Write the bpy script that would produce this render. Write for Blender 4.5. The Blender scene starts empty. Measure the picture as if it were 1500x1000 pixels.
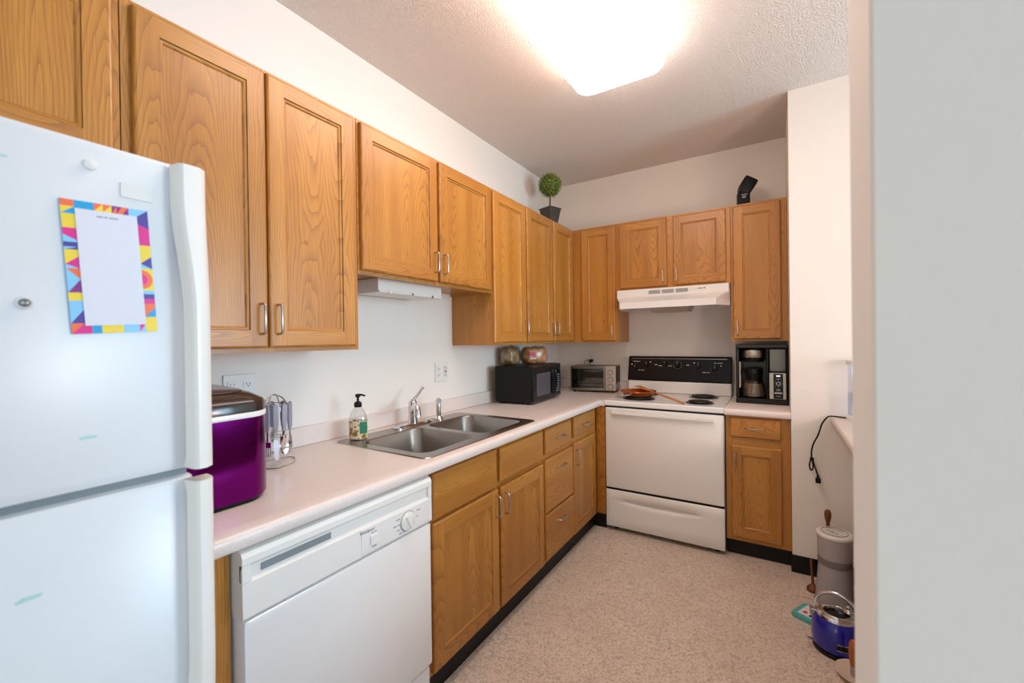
import bpy, math, random
from mathutils import Vector, Matrix, Euler
random.seed(7)
R = math.radians
PI = math.pi
S = bpy.context.scene
COL = S.collection

# ------------------------------------------------------------------ camera
def cam_matrix(loc, yaw, pit, rol):
    y, p, r = R(yaw), R(pit), R(rol)
    f = Vector((-math.sin(y)*math.cos(p), math.cos(y)*math.cos(p), math.sin(p)))
    rt = Vector((math.cos(y), math.sin(y), 0)); up = rt.cross(f)
    r2 = rt*math.cos(r) + up*math.sin(r); u2 = -rt*math.sin(r) + up*math.cos(r)
    m = Matrix((( r2.x, u2.x, -f.x, loc[0]), (r2.y, u2.y, -f.y, loc[1]), (r2.z, u2.z, -f.z, loc[2]), (0,0,0,1)))
    return m
cd = bpy.data.cameras.new('camera'); cam = bpy.data.objects.new('camera', cd); COL.objects.link(cam)
cam.matrix_world = cam_matrix((1.7202, -3.5531, 1.3538), 31.9026, -0.2473, -0.7548)
cd.sensor_width = 36; cd.lens = 617.755/1500*36; cd.clip_start = 0.02
cd.dof.use_dof = True; cd.dof.focus_distance = 2.6; cd.dof.aperture_fstop = 3.5
S.camera = cam

# ------------------------------------------------------------------ light and exposure
S.view_settings.view_transform = 'Standard'; S.view_settings.look = 'None'
S.view_settings.gamma = 1; S.view_settings.use_curve_mapping = False
S.view_settings.exposure = -0.07
LAMP = 10.0
W_BACK = 31         # living room window behind the camera
W_SIDE = 80         # window over the breakfast bar
W_RIGHT = 72        # living room side window, right of the camera
W_DIN = 16           # dining room lamp
w = bpy.data.worlds.new('world'); S.world = w; w.use_nodes = True
w.node_tree.nodes['Background'].inputs[0].default_value = (0.62, 0.78, 1.0, 1)
w.node_tree.nodes['Background'].inputs[1].default_value = 0.6
def area(name, loc, rot, sx, sy, power, color):
    l = bpy.data.lights.new(name, 'AREA'); l.shape = 'RECTANGLE'; l.size = sx; l.size_y = sy
    l.energy = power; l.color = color
    o = bpy.data.objects.new(name, l); o.location = loc; o.rotation_euler = rot; COL.objects.link(o); return o
area('daylight_living_room', (1.9, -7.15, 1.4), (R(90), 0, 0), 3.0, 1.7, W_BACK, (1.0, 0.79, 0.50))
area('daylight_dining', (4.75, -1.42, 1.55), (R(90), 0, R(90)), 1.15, 1.3, W_SIDE, (0.47, 0.80, 1.0))
area('daylight_side', (4.75, -4.85, 1.45), (R(90), 0, R(90)), 2.3, 1.7, W_RIGHT, (0.42, 0.695, 1.0))
def uplight(name, loc, target, size, power, color):
    o = area(name, loc, (0, 0, 0), size, size, power, color); o.data.shape = 'DISK'
    o.rotation_euler = (Vector(target)-Vector(loc)).to_track_quat('-Z', 'Y').to_euler(); return o
uplight('dining_room_uplight', (3.05, -2.25, 1.35), (1.0, -1.3, 2.75), 0.45, W_DIN, (1.0, 0.60, 0.50))

# ------------------------------------------------------------------ material helpers
def srgb(r, g, b):
    f = lambda c: (c/255/12.92) if c/255 <= 0.04045 else ((c/255+0.055)/1.055)**2.4
    return (f(r), f(g), f(b), 1)
class NT:
    def __init__(s, name):
        s.m = bpy.data.materials.new(name); s.m.use_nodes = True; s.t = s.m.node_tree
        s.b = s.t.nodes['Principled BSDF']
    def n(s, typ, **kw):
        k = s.t.nodes.new(typ)
        for a, v in kw.items(): setattr(k, a, v)
        return k
    def l(s, a, b): s.t.links.new(a, b)
    def math(s, op, a, b=None, c=None):
        k = s.n('ShaderNodeMath', operation=op)
        for i, v in enumerate((a, b, c)):
            if v is None: continue
            if isinstance(v, (int, float)): k.inputs[i].default_value = v
            else: s.l(v, k.inputs[i])
        return k.outputs[0]
    def comb(s, x, y, z):
        k = s.n('ShaderNodeCombineXYZ')
        for i, v in enumerate((x, y, z)):
            if isinstance(v, (int, float)): k.inputs[i].default_value = v
            else: s.l(v, k.inputs[i])
        return k.outputs[0]
    def noise(s, vec, scale, detail=3, rough=0.5, dist=0.0):
        k = s.n('ShaderNodeTexNoise'); k.inputs['Scale'].default_value = scale
        k.inputs['Detail'].default_value = detail; k.inputs['Roughness'].default_value = rough
        k.inputs['Distortion'].default_value = dist
        if vec is not None: s.l(vec, k.inputs['Vector'])
        return k.outputs['Fac']
    def ramp(s, fac, stops):
        k = s.n('ShaderNodeValToRGB'); e = k.color_ramp.elements
        while len(e) < len(stops): e.new(0.5)
        for i, (p, c) in enumerate(stops): e[i].position = p; e[i].color = c
        s.l(fac, k.inputs[0]); return k.outputs[0]
    def mix(s, fac, a, b, mode='MIX'):
        k = s.n('ShaderNodeMix', data_type='RGBA', blend_type=mode)
        for i, v in ((0, fac), (6, a), (7, b)):
            if isinstance(v, (int, float)): k.inputs[i].default_value = v
            elif isinstance(v, tuple): k.inputs[i].default_value = v
            else: s.l(v, k.inputs[i])
        return k.outputs[2]
    def bump(s, h, strength, dist=0.001):
        k = s.n('ShaderNodeBump'); k.inputs['Strength'].default_value = strength; k.inputs['Distance'].default_value = dist
        s.l(h, k.inputs['Height']); s.l(k.outputs[0], s.b.inputs['Normal'])
    def obj(s): return s.n('ShaderNodeTexCoord').outputs['Object']
def plain(name, col, rough=0.4, metal=0.0, coat=0.0, spec=0.5, trans=0.0, bump=None, var=0.0, emis=0):
    t = NT(name); b = t.b
    b.inputs['Roughness'].default_value = rough; b.inputs['Metallic'].default_value = metal
    b.inputs['Coat Weight'].default_value = coat; b.inputs['Specular IOR Level'].default_value = spec
    b.inputs['Transmission Weight'].default_value = trans
    b.inputs['Base Color'].default_value = col
    v = t.obj()
    f = t.noise(v, 14, 3)
    k = 1 - (var or 0.03)
    dark = (col[0]*k, col[1]*k, col[2]*k, 1)
    t.l(t.ramp(f, [(0.35, dark), (0.65, col)]), b.inputs['Base Color'])
    if bump: t.bump(t.noise(v, bump[0], 3), bump[1])
    if emis: b.inputs['Emission Color'].default_value = col; b.inputs['Emission Strength'].default_value = emis
    return t.m

def oak(name, horiz=False, tone=1.0):
    t = NT(name); o = t.obj(); sp = t.n('ShaderNodeSeparateXYZ'); t.l(o, sp.inputs[0])
    rnd = t.n('ShaderNodeObjectInfo').outputs['Random']
    X, Y, Z = sp.outputs
    acr, alo = (Z, X) if horiz else (X, Z)
    a = t.math('ADD', t.math('ADD', acr, Y), t.math('MULTIPLY', rnd, 3.7))
    l = t.math('ADD', alo, t.math('MULTIPLY', rnd, 11.0))
    # big warp, board-like joins
    warp = t.noise(t.comb(t.math('MULTIPLY', a, 5.0), 0.0, t.math('MULTIPLY', l, 1.1)), 1.0, 2)
    warp2 = t.noise(t.comb(t.math('MULTIPLY', a, 26.0), 3.0, t.math('MULTIPLY', l, 3.5)), 1.0, 2)
    # periodic flat-sawn centre : distance of a from the nearest heart line
    am = t.math('ADD', t.math('PINGPONG', a, 0.17), -0.055)
    lm = t.math('MULTIPLY', t.math('PINGPONG', l, 0.9), 0.085)
    r = t.math('SQRT', t.math('ADD', t.math('MULTIPLY', am, am), t.math('MULTIPLY', lm, lm)))
    r = t.math('ADD', r, t.math('MULTIPLY', warp, 0.085))
    r = t.math('ADD', r, t.math('MULTIPLY', warp2, 0.016))
    ph = t.math('FRACT', t.math('MULTIPLY', r, 135.0))
    ring = t.ramp(ph, [(0.0, (1, 1, 1, 1)), (0.12, (0.62,)*3+(1,)), (0.45, (0.14,)*3+(1,)), (1.0, (0, 0, 0, 1))])
    pore = t.noise(t.comb(t.math('MULTIPLY', a, 620.0), 0.0, t.math('MULTIPLY', l, 9.0)), 1.0, 2)
    pore = t.ramp(pore, [(0.42, (0, 0, 0, 1)), (0.72, (1, 1, 1, 1))])
    tone_n = t.noise(t.comb(t.math('MULTIPLY', a, 12.0), 0.0, t.math('MULTIPLY', l, 0.7)), 1.0, 1)
    lt, dk = [(c[0]*tone, c[1]*tone, c[2]*tone, 1) for c in (srgb(204, 143, 60), srgb(183, 121, 44))]
    gr = (srgb(122, 68, 24)); gr = (gr[0]*tone, gr[1]*tone, gr[2]*tone, 1)
    base = t.mix(t.ramp(tone_n, [(0.35, (0, 0, 0, 1)), (0.65, (1, 1, 1, 1))]), lt, dk)
    c = t.mix(t.math('MULTIPLY', ring, 0.58), base, gr)
    c = t.mix(t.math('MULTIPLY', pore, 0.42), c, gr)
    hs = t.n('ShaderNodeHueSaturation'); t.l(c, hs.inputs['Color'])
    t.l(t.math('ADD', t.math('MULTIPLY', rnd, 0.14), 0.90), hs.inputs['Value'])
    t.l(hs.outputs[0], t.b.inputs['Base Color'])
    t.b.inputs['Roughness'].default_value = 0.38
    t.b.inputs['Coat Weight'].default_value = 0.25; t.b.inputs['Coat Roughness'].default_value = 0.25
    t.bump(pore, 0.12, 0.0006)
    return t.m

M = {}
M['oak_v'] = oak('oak_vertical'); M['oak_h'] = oak('oak_horizontal', True)
M['oak_groove_shade'] = oak('oak_shaded_groove', False, 0.55)  # same oak darkened: the panel groove's shade put into the colour
def wallmat(name, c, bscale=220, bstr=0.12):
    t = NT(name); v = t.obj()
    f = t.noise(v, 1.3, 2)
    k = 0.965; t.l(t.ramp(f, [(0.3, (c[0]*k, c[1]*k, c[2]*k, 1)), (0.7, c)]), t.b.inputs['Base Color'])
    t.b.inputs['Roughness'].default_value = 0.75
    t.bump(t.noise(v, bscale, 2), bstr, 0.0006); return t.m
M['wall'] = wallmat('painted_drywall', srgb(236, 231, 223))
def ceilmat():
    t = NT('popcorn_ceiling'); v = t.obj(); c = srgb(250, 242, 234)
    h = t.noise(v, 135, 3, 0.55)
    hh = t.ramp(h, [(0.40, (0, 0, 0, 1)), (0.68, (1, 1, 1, 1))])
    t.b.inputs['Base Color'].default_value = c
    t.l(t.mix(hh, (c[0]*0.94, c[1]*0.93, c[2]*0.92, 1), c), t.b.inputs['Base Color'])
    t.b.inputs['Roughness'].default_value = 0.9; t.bump(hh, 1.0, 0.0048); return t.m
M['ceiling'] = ceilmat()
def floormat():
    t = NT('sheet_vinyl'); v = t.obj()
    n1 = t.noise(v, 50, 3, 0.55, 1.8); n2 = t.noise(v, 120, 2, 0.5, 0.8); n3 = t.noise(v, 5, 2)
    m1 = t.ramp(n1, [(0.52, (0, 0, 0, 1)), (0.57, (1, 1, 1, 1))])
    m2 = t.ramp(n2, [(0.55, (0, 0, 0, 1)), (0.60, (1, 1, 1, 1))])
    base = t.mix(t.ramp(n3, [(0.4, (0, 0, 0, 1)), (0.6, (1, 1, 1, 1))]), srgb(222, 206, 190), srgb(216, 199, 183))
    c = t.mix(t.math('MULTIPLY', m1, 0.72), base, srgb(176, 161, 148))
    c = t.mix(t.math('MULTIPLY', m2, 0.45), c, srgb(160, 143, 128))
    t.l(c, t.b.inputs['Base Color']); t.b.inputs['Roughness'].default_value = 0.38
    t.b.inputs['Specular IOR Level'].default_value = 0.35
    t.bump(n2, 0.08, 0.0006); return t.m
M['floor'] = floormat()
def countermat():
    t = NT('counter_laminate'); v = t.obj()
    n1 = t.noise(v, 260, 2); n2 = t.noise(v, 9, 3)
    c = t.mix(t.ramp(n1, [(0.4, (0, 0, 0, 1)), (0.62, (1, 1, 1, 1))]), srgb(223, 211, 203), srgb(231, 221, 214))
    c = t.mix(t.math('MULTIPLY', n2, 0.25), c, srgb(211, 196, 187))
    t.l(c, t.b.inputs['Base Color']); t.b.inputs['Roughness'].default_value = 0.33; return t.m
M['counter'] = countermat()
M['white'] = plain('white_enamel', srgb(232, 231, 228), 0.22, coat=0.3, var=0.01)
M['white_pl'] = plain('white_plastic', srgb(228, 227, 221), 0.38, var=0.01)
M['fridge'] = plain('textured_white_fridge', srgb(226, 229, 230), 0.3, bump=(160, 0.16), var=0.012)
M['fridge_h'] = plain('fridge_handle_plastic', srgb(232, 231, 225), 0.3, var=0.01)
M['gray_gap'] = plain('grey_gasket', srgb(128, 136, 138), 0.6)
M['black'] = plain('black_gloss_plastic', (0.005, 0.005, 0.006, 1), 0.2, spec=0.28)
M['blackm'] = plain('black_matte_plastic', (0.006, 0.006, 0.007, 1), 0.42, spec=0.25)
M['rubber'] = plain('black_vinyl_base', (0.007, 0.0065, 0.0065, 1), 0.45, spec=0.25)
M['glassblk'] = plain('black_glass', (0.005, 0.005, 0.006, 1), 0.06, spec=0.35)
M['steel'] = plain('brushed_steel', (0.42, 0.39, 0.36, 1), 0.33, 1.0)
M['dsteel'] = plain('dark_brushed_steel', (0.25, 0.235, 0.21, 1), 0.3, 1.0)
M['sink'] = plain('sink_steel', (0.36, 0.33, 0.30, 1), 0.30, 1.0, bump=(300, 0.03))
M['chrome'] = plain('chrome', (0.72, 0.72, 0.74, 1), 0.1, 1.0)
M['nickel'] = plain('satin_nickel', (0.50, 0.47, 0.44, 1), 0.3, 1.0)
M['coil'] = plain('burner_coil', (0.02, 0.018, 0.017, 1), 0.5, 0.3)
M['drip'] = plain('drip_bowl', (0.015, 0.013, 0.012, 1), 0.3, 0.6)
def glass(name, col, rough=0.02, alpha=0.25):
    t = NT(name); tr = t.n('ShaderNodeBsdfTransparent'); gl = t.n('ShaderNodeBsdfGlossy'); mx = t.n('ShaderNodeMixShader')
    tr.inputs[0].default_value = col; gl.inputs['Roughness'].default_value = rough
    lw = t.n('ShaderNodeLayerWeight'); lw.inputs[0].default_value = 0.35
    f = t.math('ADD', t.math('MULTIPLY', lw.outputs['Facing'], 0.35), alpha*0.3)
    t.l(f, mx.inputs[0]); t.l(tr.outputs[0], mx.inputs[1]); t.l(gl.outputs[0], mx.inputs[2])
    t.l(mx.outputs[0], t.t.nodes['Material Output'].inputs[0]); return t.m
M['glass'] = glass('clear_glass', (0.93, 0.95, 0.95, 1))
M['glass_dark'] = glass('smoked_glass', (0.62, 0.64, 0.58, 1))
M['tank'] = glass('grey_tank_plastic', (0.42, 0.41, 0.43, 1), 0.1)
M['bag'] = glass('clear_bread_bag', (0.97, 0.96, 0.94, 1), 0.28, 0.2)
M['purple'] = plain('metallic_purple', (0.26, 0.008, 0.30, 1), 0.24, 0.85, coat=0.5, var=0.06)
M['brownblk'] = plain('dark_brown_gloss', (0.030, 0.017, 0.014, 1), 0.16)
M['lidwin'] = plain('smoky_lid_window', (0.10, 0.072, 0.075, 1), 0.1)
M['greyplastic'] = plain('lavender_grey_plastic', srgb(150, 148, 160), 0.35)
M['copper'] = plain('copper_enamel', srgb(190, 105, 52), 0.25, 0.55)
M['beech'] = plain('beech_wood', srgb(201, 138, 84), 0.5, var=0.2)
M['darkwood'] = plain('acacia_wood', srgb(120, 68, 30), 0.45, var=0.3)
M['blue'] = plain('cobalt_blue_enamel', (0.006, 0.008, 0.30, 1), 0.18, coat=0.5)
M['juicer'] = plain('pale_grey_plastic', srgb(168, 163, 165), 0.4)
M['juicer2'] = plain('grey_band', srgb(122, 114, 114), 0.35)
M['teal'] = plain('teal_card', srgb(90, 175, 172), 0.5)
M['paper'] = plain('white_paper', srgb(226, 226, 234), 0.7, var=0.01)
M['cream'] = plain('cream_ceramic', srgb(222, 205, 184), 0.25)
M['ink'] = plain('grey_ink', srgb(96, 96, 104), 0.6)
M['inkl'] = plain('faint_grey_ink', srgb(150, 150, 156), 0.6)
M['inkw'] = plain('white_ink', srgb(215, 215, 215), 0.5)
M['red'] = plain('red_print', srgb(190, 40, 30), 0.4)
M['green'] = plain('green_label', srgb(28, 120, 84), 0.4)
M['leaf'] = plain('boxwood_leaf', srgb(128, 150, 48), 0.55, var=0.5)
M['leafd'] = plain('boxwood_core', srgb(48, 70, 18), 0.7, var=0.4)
M['bark'] = plain('topiary_stem', srgb(112, 66, 48), 0.7, var=0.3)
M['potm'] = plain('weathered_zinc_pot', srgb(74, 70, 64), 0.55, 0.2, var=0.35)
M['toast_in'] = plain('toaster_interior', (0.30, 0.31, 0.26, 1), 0.4, 0.4)
M['mesh'] = plain('microwave_window_mesh', srgb(78, 76, 84), 0.35)
M['display'] = plain('lit_display', (0.75, 0.85, 1.0, 1), 0.4, emis=0.8)
M['led'] = plain('grey_key_print', srgb(130, 140, 165), 0.4)
M['ucl'] = plain('under_cabinet_lens', srgb(232, 230, 226), 0.3)
M['splash'] = plain('painted_metal_splash', srgb(222, 218, 216), 0.5, var=0.02)
def bread_mat(name, c1, c2):
    t = NT(name); v = t.obj(); n = t.noise(v, 22, 4, 0.6, 0.5)
    t.l(t.ramp(n, [(0.35, c1), (0.62, c2)]), t.b.inputs['Base Color']); t.b.inputs['Roughness'].default_value = 0.5
    t.bump(n, 0.3, 0.004); return t.m
M['bread'] = bread_mat('wheat_bread', srgb(138, 84, 46), srgb(196, 142, 92))
M['bread2'] = bread_mat('seeded_bread', srgb(110, 82, 50), srgb(196, 172, 128))
def floral():
    t = NT('floral_soap_label'); v = t.obj()
    vo = t.n('ShaderNodeTexVoronoi'); vo.inputs['Scale'].default_value = 46; t.l(v, vo.inputs['Vector'])
    c = t.ramp(vo.outputs['Distance'], [(0.0, srgb(110, 60, 30)), (0.16, srgb(150, 95, 40)), (0.26, srgb(232, 214, 178)), (0.55, srgb(226, 205, 165)), (0.75, srgb(140, 110, 40))])
    t.l(c, t.b.inputs['Base Color']); t.b.inputs['Roughness'].default_value = 0.3; return t.m
M['floral'] = floral()
def brushed(name, col, rough=0.3):
    t = NT(name); o = t.obj(); mp = t.n('ShaderNodeMapping'); mp.inputs['Scale'].default_value = (3, 3, 260); t.l(o, mp.inputs[0])
    n = t.noise(mp.outputs[0], 1.0, 3)
    t.b.inputs['Metallic'].default_value = 1.0
    t.l(t.ramp(n, [(0.3, tuple(c*0.8 for c in col[:3])+(1,)), (0.7, col)]), t.b.inputs['Base Color'])
    t.b.inputs['Roughness'].default_value = rough; t.bump(n, 0.05, 0.0004); return t.m
M['purple'] = brushed('brushed_purple_metal', (0.19, 0.007, 0.20, 1), 0.2)
def emis_mat():
    t = NT('lamp_diffuser'); t.b.inputs['Base Color'].default_value = (0.9, 0.9, 0.88, 1)
    t.b.inputs['Emission Color'].default_value = (1.0, 0.785, 0.70, 1); t.b.inputs['Emission Strength'].default_value = LAMP
    return t.m
M['lamp'] = emis_mat()

# ------------------------------------------------------------------ mesh helpers
class MB:
    def __init__(s): s.v = []; s.f = []; s.m = []
    def quad(s, pts, mi=0):
        b = len(s.v); s.v += [tuple(p) for p in pts]; s.f.append(tuple(range(b, b+len(pts)))); s.m.append(mi); return s
    def box(s, x0, x1, y0, y1, z0, z1, mi=0, mx=None):
        b = len(s.v)
        P = [(x0,y0,z0),(x1,y0,z0),(x1,y1,z0),(x0,y1,z0),(x0,y0,z1),(x1,y0,z1),(x1,y1,z1),(x0,y1,z1)]
        if mx is not None: P = [tuple(mx @ Vector(p)) for p in P]
        s.v += P
        for f in ((0,3,2,1),(4,5,6,7),(0,1,5,4),(1,2,6,5),(2,3,7,6),(3,0,4,7)):
            s.f.append(tuple(b+i for i in f)); s.m.append(mi)
        return s
    def loft(s, rings, mi=0, cap0=True, cap1=True, closed=True, loop=False):
        b = len(s.v); n = len(rings[0])
        for r in rings: s.v += [tuple(p) for p in r]
        k = len(rings)
        for i in range(k if loop else k-1):
            i2 = (i+1) % k
            for j in range(n if closed else n-1):
                j2 = (j+1) % n
                s.f.append((b+i*n+j, b+i*n+j2, b+i2*n+j2, b+i2*n+j)); s.m.append(mi)
        if not loop and closed:
            if cap0: s.f.append(tuple(b+j for j in range(n))[::-1]); s.m.append(mi)
            if cap1: s.f.append(tuple(b+(k-1)*n+j for j in range(n))); s.m.append(mi)
        return s
    def lathe(s, prof, c=(0,0), n=32, mi=0, sx=1, sy=1, cap0=True, cap1=True):
        rings = [[(c[0]+r*sx*math.cos(2*PI*j/n), c[1]+r*sy*math.sin(2*PI*j/n), z) for j in range(n)] for r, z in prof]
        return s.loft(rings, mi, cap0, cap1)
    def tube(s, path, r, n=10, mi=0, loop=False):
        P = [Vector(p) for p in path]; k = len(P); rings = []
        rr = r if isinstance(r, (list, tuple)) else [r]*k
        up = None
        for i in range(k):
            if loop: t = P[(i+1) % k]-P[i-1]
            else: t = P[min(i+1, k-1)]-P[max(i-1, 0)]
            t.normalize()
            if up is None:
                up = Vector((0,0,1)) if abs(t.z) < 0.9 else Vector((1,0,0))
            a = t.cross(up)
            if a.length < 1e-6: a = t.orthogonal()
            a.normalize(); up = a.cross(t); up.normalize()
            rings.append([P[i]+(a*math.cos(2*PI*j/n)+up*math.sin(2*PI*j/n))*rr[i] for j in range(n)])
        return s.loft(rings, mi, loop=loop)
    def cyl(s, p0, p1, r, n=24, mi=0, r1=None):
        return s.tube([p0, p1], [r, r if r1 is None else r1], n, mi)
    def xf(s, mx, start=0):
        s.v[start:] = [tuple(mx @ Vector(p)) for p in s.v[start:]]; return s
def rr(x0, x1, y0, y1, r, z, n=6):
    out = []
    for cx, cy, a0 in ((x1-r, y1-r, 0), (x0+r, y1-r, 90), (x0+r, y0+r, 180), (x1-r, y0+r, 270)):
        for i in range(n+1):
            a = R(a0+90*i/n); out.append((cx+r*math.cos(a), cy+r*math.sin(a), z))
    return out
def rrz(x0, x1, z0, z1, r, y, n=5):        # rounded rectangle standing in the x-z plane
    return [(p[0], y, p[1]) for p in [(q[0], q[1]) for q in rr(x0, x1, z0, z1, r, 0, n)]]
def obj(name, mb, mats, parent=None, bevel=0, sharp=35, label=None, seg=2, subd=0):
    me = bpy.data.meshes.new(name); me.from_pydata(mb.v, [], mb.f)
    if not isinstance(mats, (list, tuple)): mats = [mats]
    for m in mats: me.materials.append(M[m] if isinstance(m, str) else m)
    for p, mi in zip(me.polygons, mb.m): p.material_index = mi; p.use_smooth = True
    me.update()
    import bmesh
    bm = bmesh.new(); bm.from_mesh(me); bmesh.ops.remove_doubles(bm, verts=bm.verts, dist=1e-6)
    bmesh.ops.recalc_face_normals(bm, faces=bm.faces); bm.to_mesh(me); bm.free()
    me.set_sharp_from_angle(angle=R(sharp))
    o = bpy.data.objects.new(name, me); COL.objects.link(o)
    if parent: o.parent = parent
    if bevel:
        b = o.modifiers.new('bevel', 'BEVEL'); b.width = bevel; b.segments = seg; b.limit_method = 'ANGLE'; b.angle_limit = R(40); b.harden_normals = True
    if subd:
        q = o.modifiers.new('subd', 'SUBSURF'); q.levels = subd; q.render_levels = subd
    if label: o['label'] = label
    return o
def thing(name, label, cat, loc=(0,0,0), rz=0, group=None):
    o = bpy.data.objects.new(name, None); o.empty_display_size = 0.05; COL.objects.link(o)
    o.location = loc; o.rotation_euler = (0, 0, R(rz)); o['label'] = label; o['category'] = cat
    if group: o['group'] = group
    return o
def tag(o, label, cat, group=None):
    o['label'] = label; o['category'] = cat
    if group: o['group'] = group
    return o
def struct(name, mb, mats, **k):
    o = obj(name, mb, mats, **k); o['kind'] = 'structure'; return o
def text(body, size, loc, parent, mat='ink', rot=(90, 0, 0), name='lettering', shear=0, align='CENTER', depth=0.0004, sx=1):
    c = bpy.data.curves.new('t', 'FONT'); c.body = body; c.size = size; c.extrude = depth; c.align_x = align; c.align_y = 'CENTER'; c.shear = shear
    c.resolution_u = 2
    tmp = bpy.data.objects.new('t', c); COL.objects.link(tmp)
    dg = bpy.context.evaluated_depsgraph_get(); me = bpy.data.meshes.new_from_object(tmp.evaluated_get(dg))
    bpy.data.objects.remove(tmp); bpy.data.curves.remove(c)
    me.name = name
    mx = Matrix.Translation(loc) @ Euler([R(a) for a in rot]).to_matrix().to_4x4() @ Matrix.Diagonal((sx, 1, 1, 1))
    me.transform(mx); me.materials.clear(); me.materials.append(M[mat])
    o = bpy.data.objects.new(name, me); COL.objects.link(o); o.parent = parent; return o

def dashes(cx, z, y, parent, words, w_=0.0015, h_=0.002, mat='ink', name='small_print', T=None):
    """print too small to read in the photo: short strokes grouped like words, in the x-z plane"""
    m = MB(); tot = sum(words)*w_+(len(words)-1)*w_; x = cx-tot/2; rn = random.Random(sum(words)*7+len(words))
    for k in words:
        for i in range(k):
            hh = h_*rn.uniform(0.7, 1.0); m.box(x+w_*0.12, x+w_*0.85, y-0.0002, y+0.0002, z-hh/2, z+hh/2); x += w_
        x += w_
    if T is not None: m.xf(T)
    return obj(name, m, mat, parent)
# ------------------------------------------------------------------ the room
CZ = 2.7542; WX = 1.797; SY = -0.654
XR = 4.6; YB = -7.0
struct('floor', MB().box(-0.12, XR+0.12, YB-0.12, 0.12, -0.06, 0), 'floor')
struct('ceiling', MB().box(-0.12, XR+0.12, YB-0.12, 0.12, CZ, CZ+0.06), 'ceiling')
struct('wall_left', MB().box(-0.12, 0, YB, 0, 0, CZ), 'wall')
struct('wall_back', MB().box(-0.12, WX, 0, 0.12, 0, CZ), 'wall')
struct('wall_stub', MB().box(WX, WX+0.12, SY+0.12, 0.12, 0, CZ).box(WX, XR, SY, SY+0.12, 0, CZ), 'wall')
struct('wall_near', MB().box(WX, XR, -3.044, -2.921, 0, CZ), 'wall', bevel=0.004)
mb = MB()
ya, yb, za, zb_ = -6.0, -3.7, 0.55, 2.3; y0, y1, z0, z1 = -2.02, -0.82, 0.9, 2.2
mb.box(XR, XR+0.12, YB, ya, 0, CZ).box(XR, XR+0.12, ya, yb, 0, za).box(XR, XR+0.12, ya, yb, zb_, CZ).box(XR, XR+0.12, yb, y0, 0, CZ)
mb.box(XR, XR+0.12, y1, 0, 0, CZ).box(XR, XR+0.12, y0, y1, 0, z0).box(XR, XR+0.12, y0, y1, z1, CZ)
struct('wall_right', mb, 'wall')
mb = MB(); x0, x1, z0, z1 = 0.4, 3.4, 0.55, 2.25
mb.box(-0.12, x0, YB-0.12, YB, 0, CZ).box(x1, XR+0.12, YB-0.12, YB, 0, CZ).box(x0, x1, YB-0.12, YB, 0, z0).box(x0, x1, YB-0.12, YB, z1, CZ)
struct('wall_front', mb, 'wall')
def window(name, horizontal, a0, a1, z0, z1, c):
    m = MB(); t = 0.04
    bars = [(a0, a1, z0, z0+t), (a0, a1, z1-t, z1), (a0, a0+t, z0, z1), (a1-t, a1, z0, z1), ((a0+a1)/2-t/2, (a0+a1)/2+t/2, z0, z1)]
    for p, q, r_, s_ in bars:
        if horizontal: m.box(p, q, c-0.03, c+0.03, r_, s_)
        else: m.box(c-0.03, c+0.03, p, q, r_, s_)
    return struct(name, m, 'white_pl')
window('window_1', True, 0.4, 3.4, 0.55, 2.25, YB-0.05)
window('window_3', False, -6.0, -3.7, 0.55, 2.3, XR+0.05)
window('window_2', False, -2.02, -0.82, 0.9, 2.2, XR+0.05)
struct('wall_half', MB().box(2.50, 2.62, -2.921, SY, 0, 0.87), 'wall')
struct('baseboard_right', MB().box(WX-0.004, 2.5, SY-0.006, SY, 0, 0.10), 'rubber', bevel=0.002)
struct('baseboard_side', MB().box(WX-0.006, WX, SY, -0.61, 0, 0.10), 'rubber')
struct('baseboard_near', MB().box(WX, 2.5, -2.921, -2.915, 0, 0.10), 'rubber')

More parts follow.
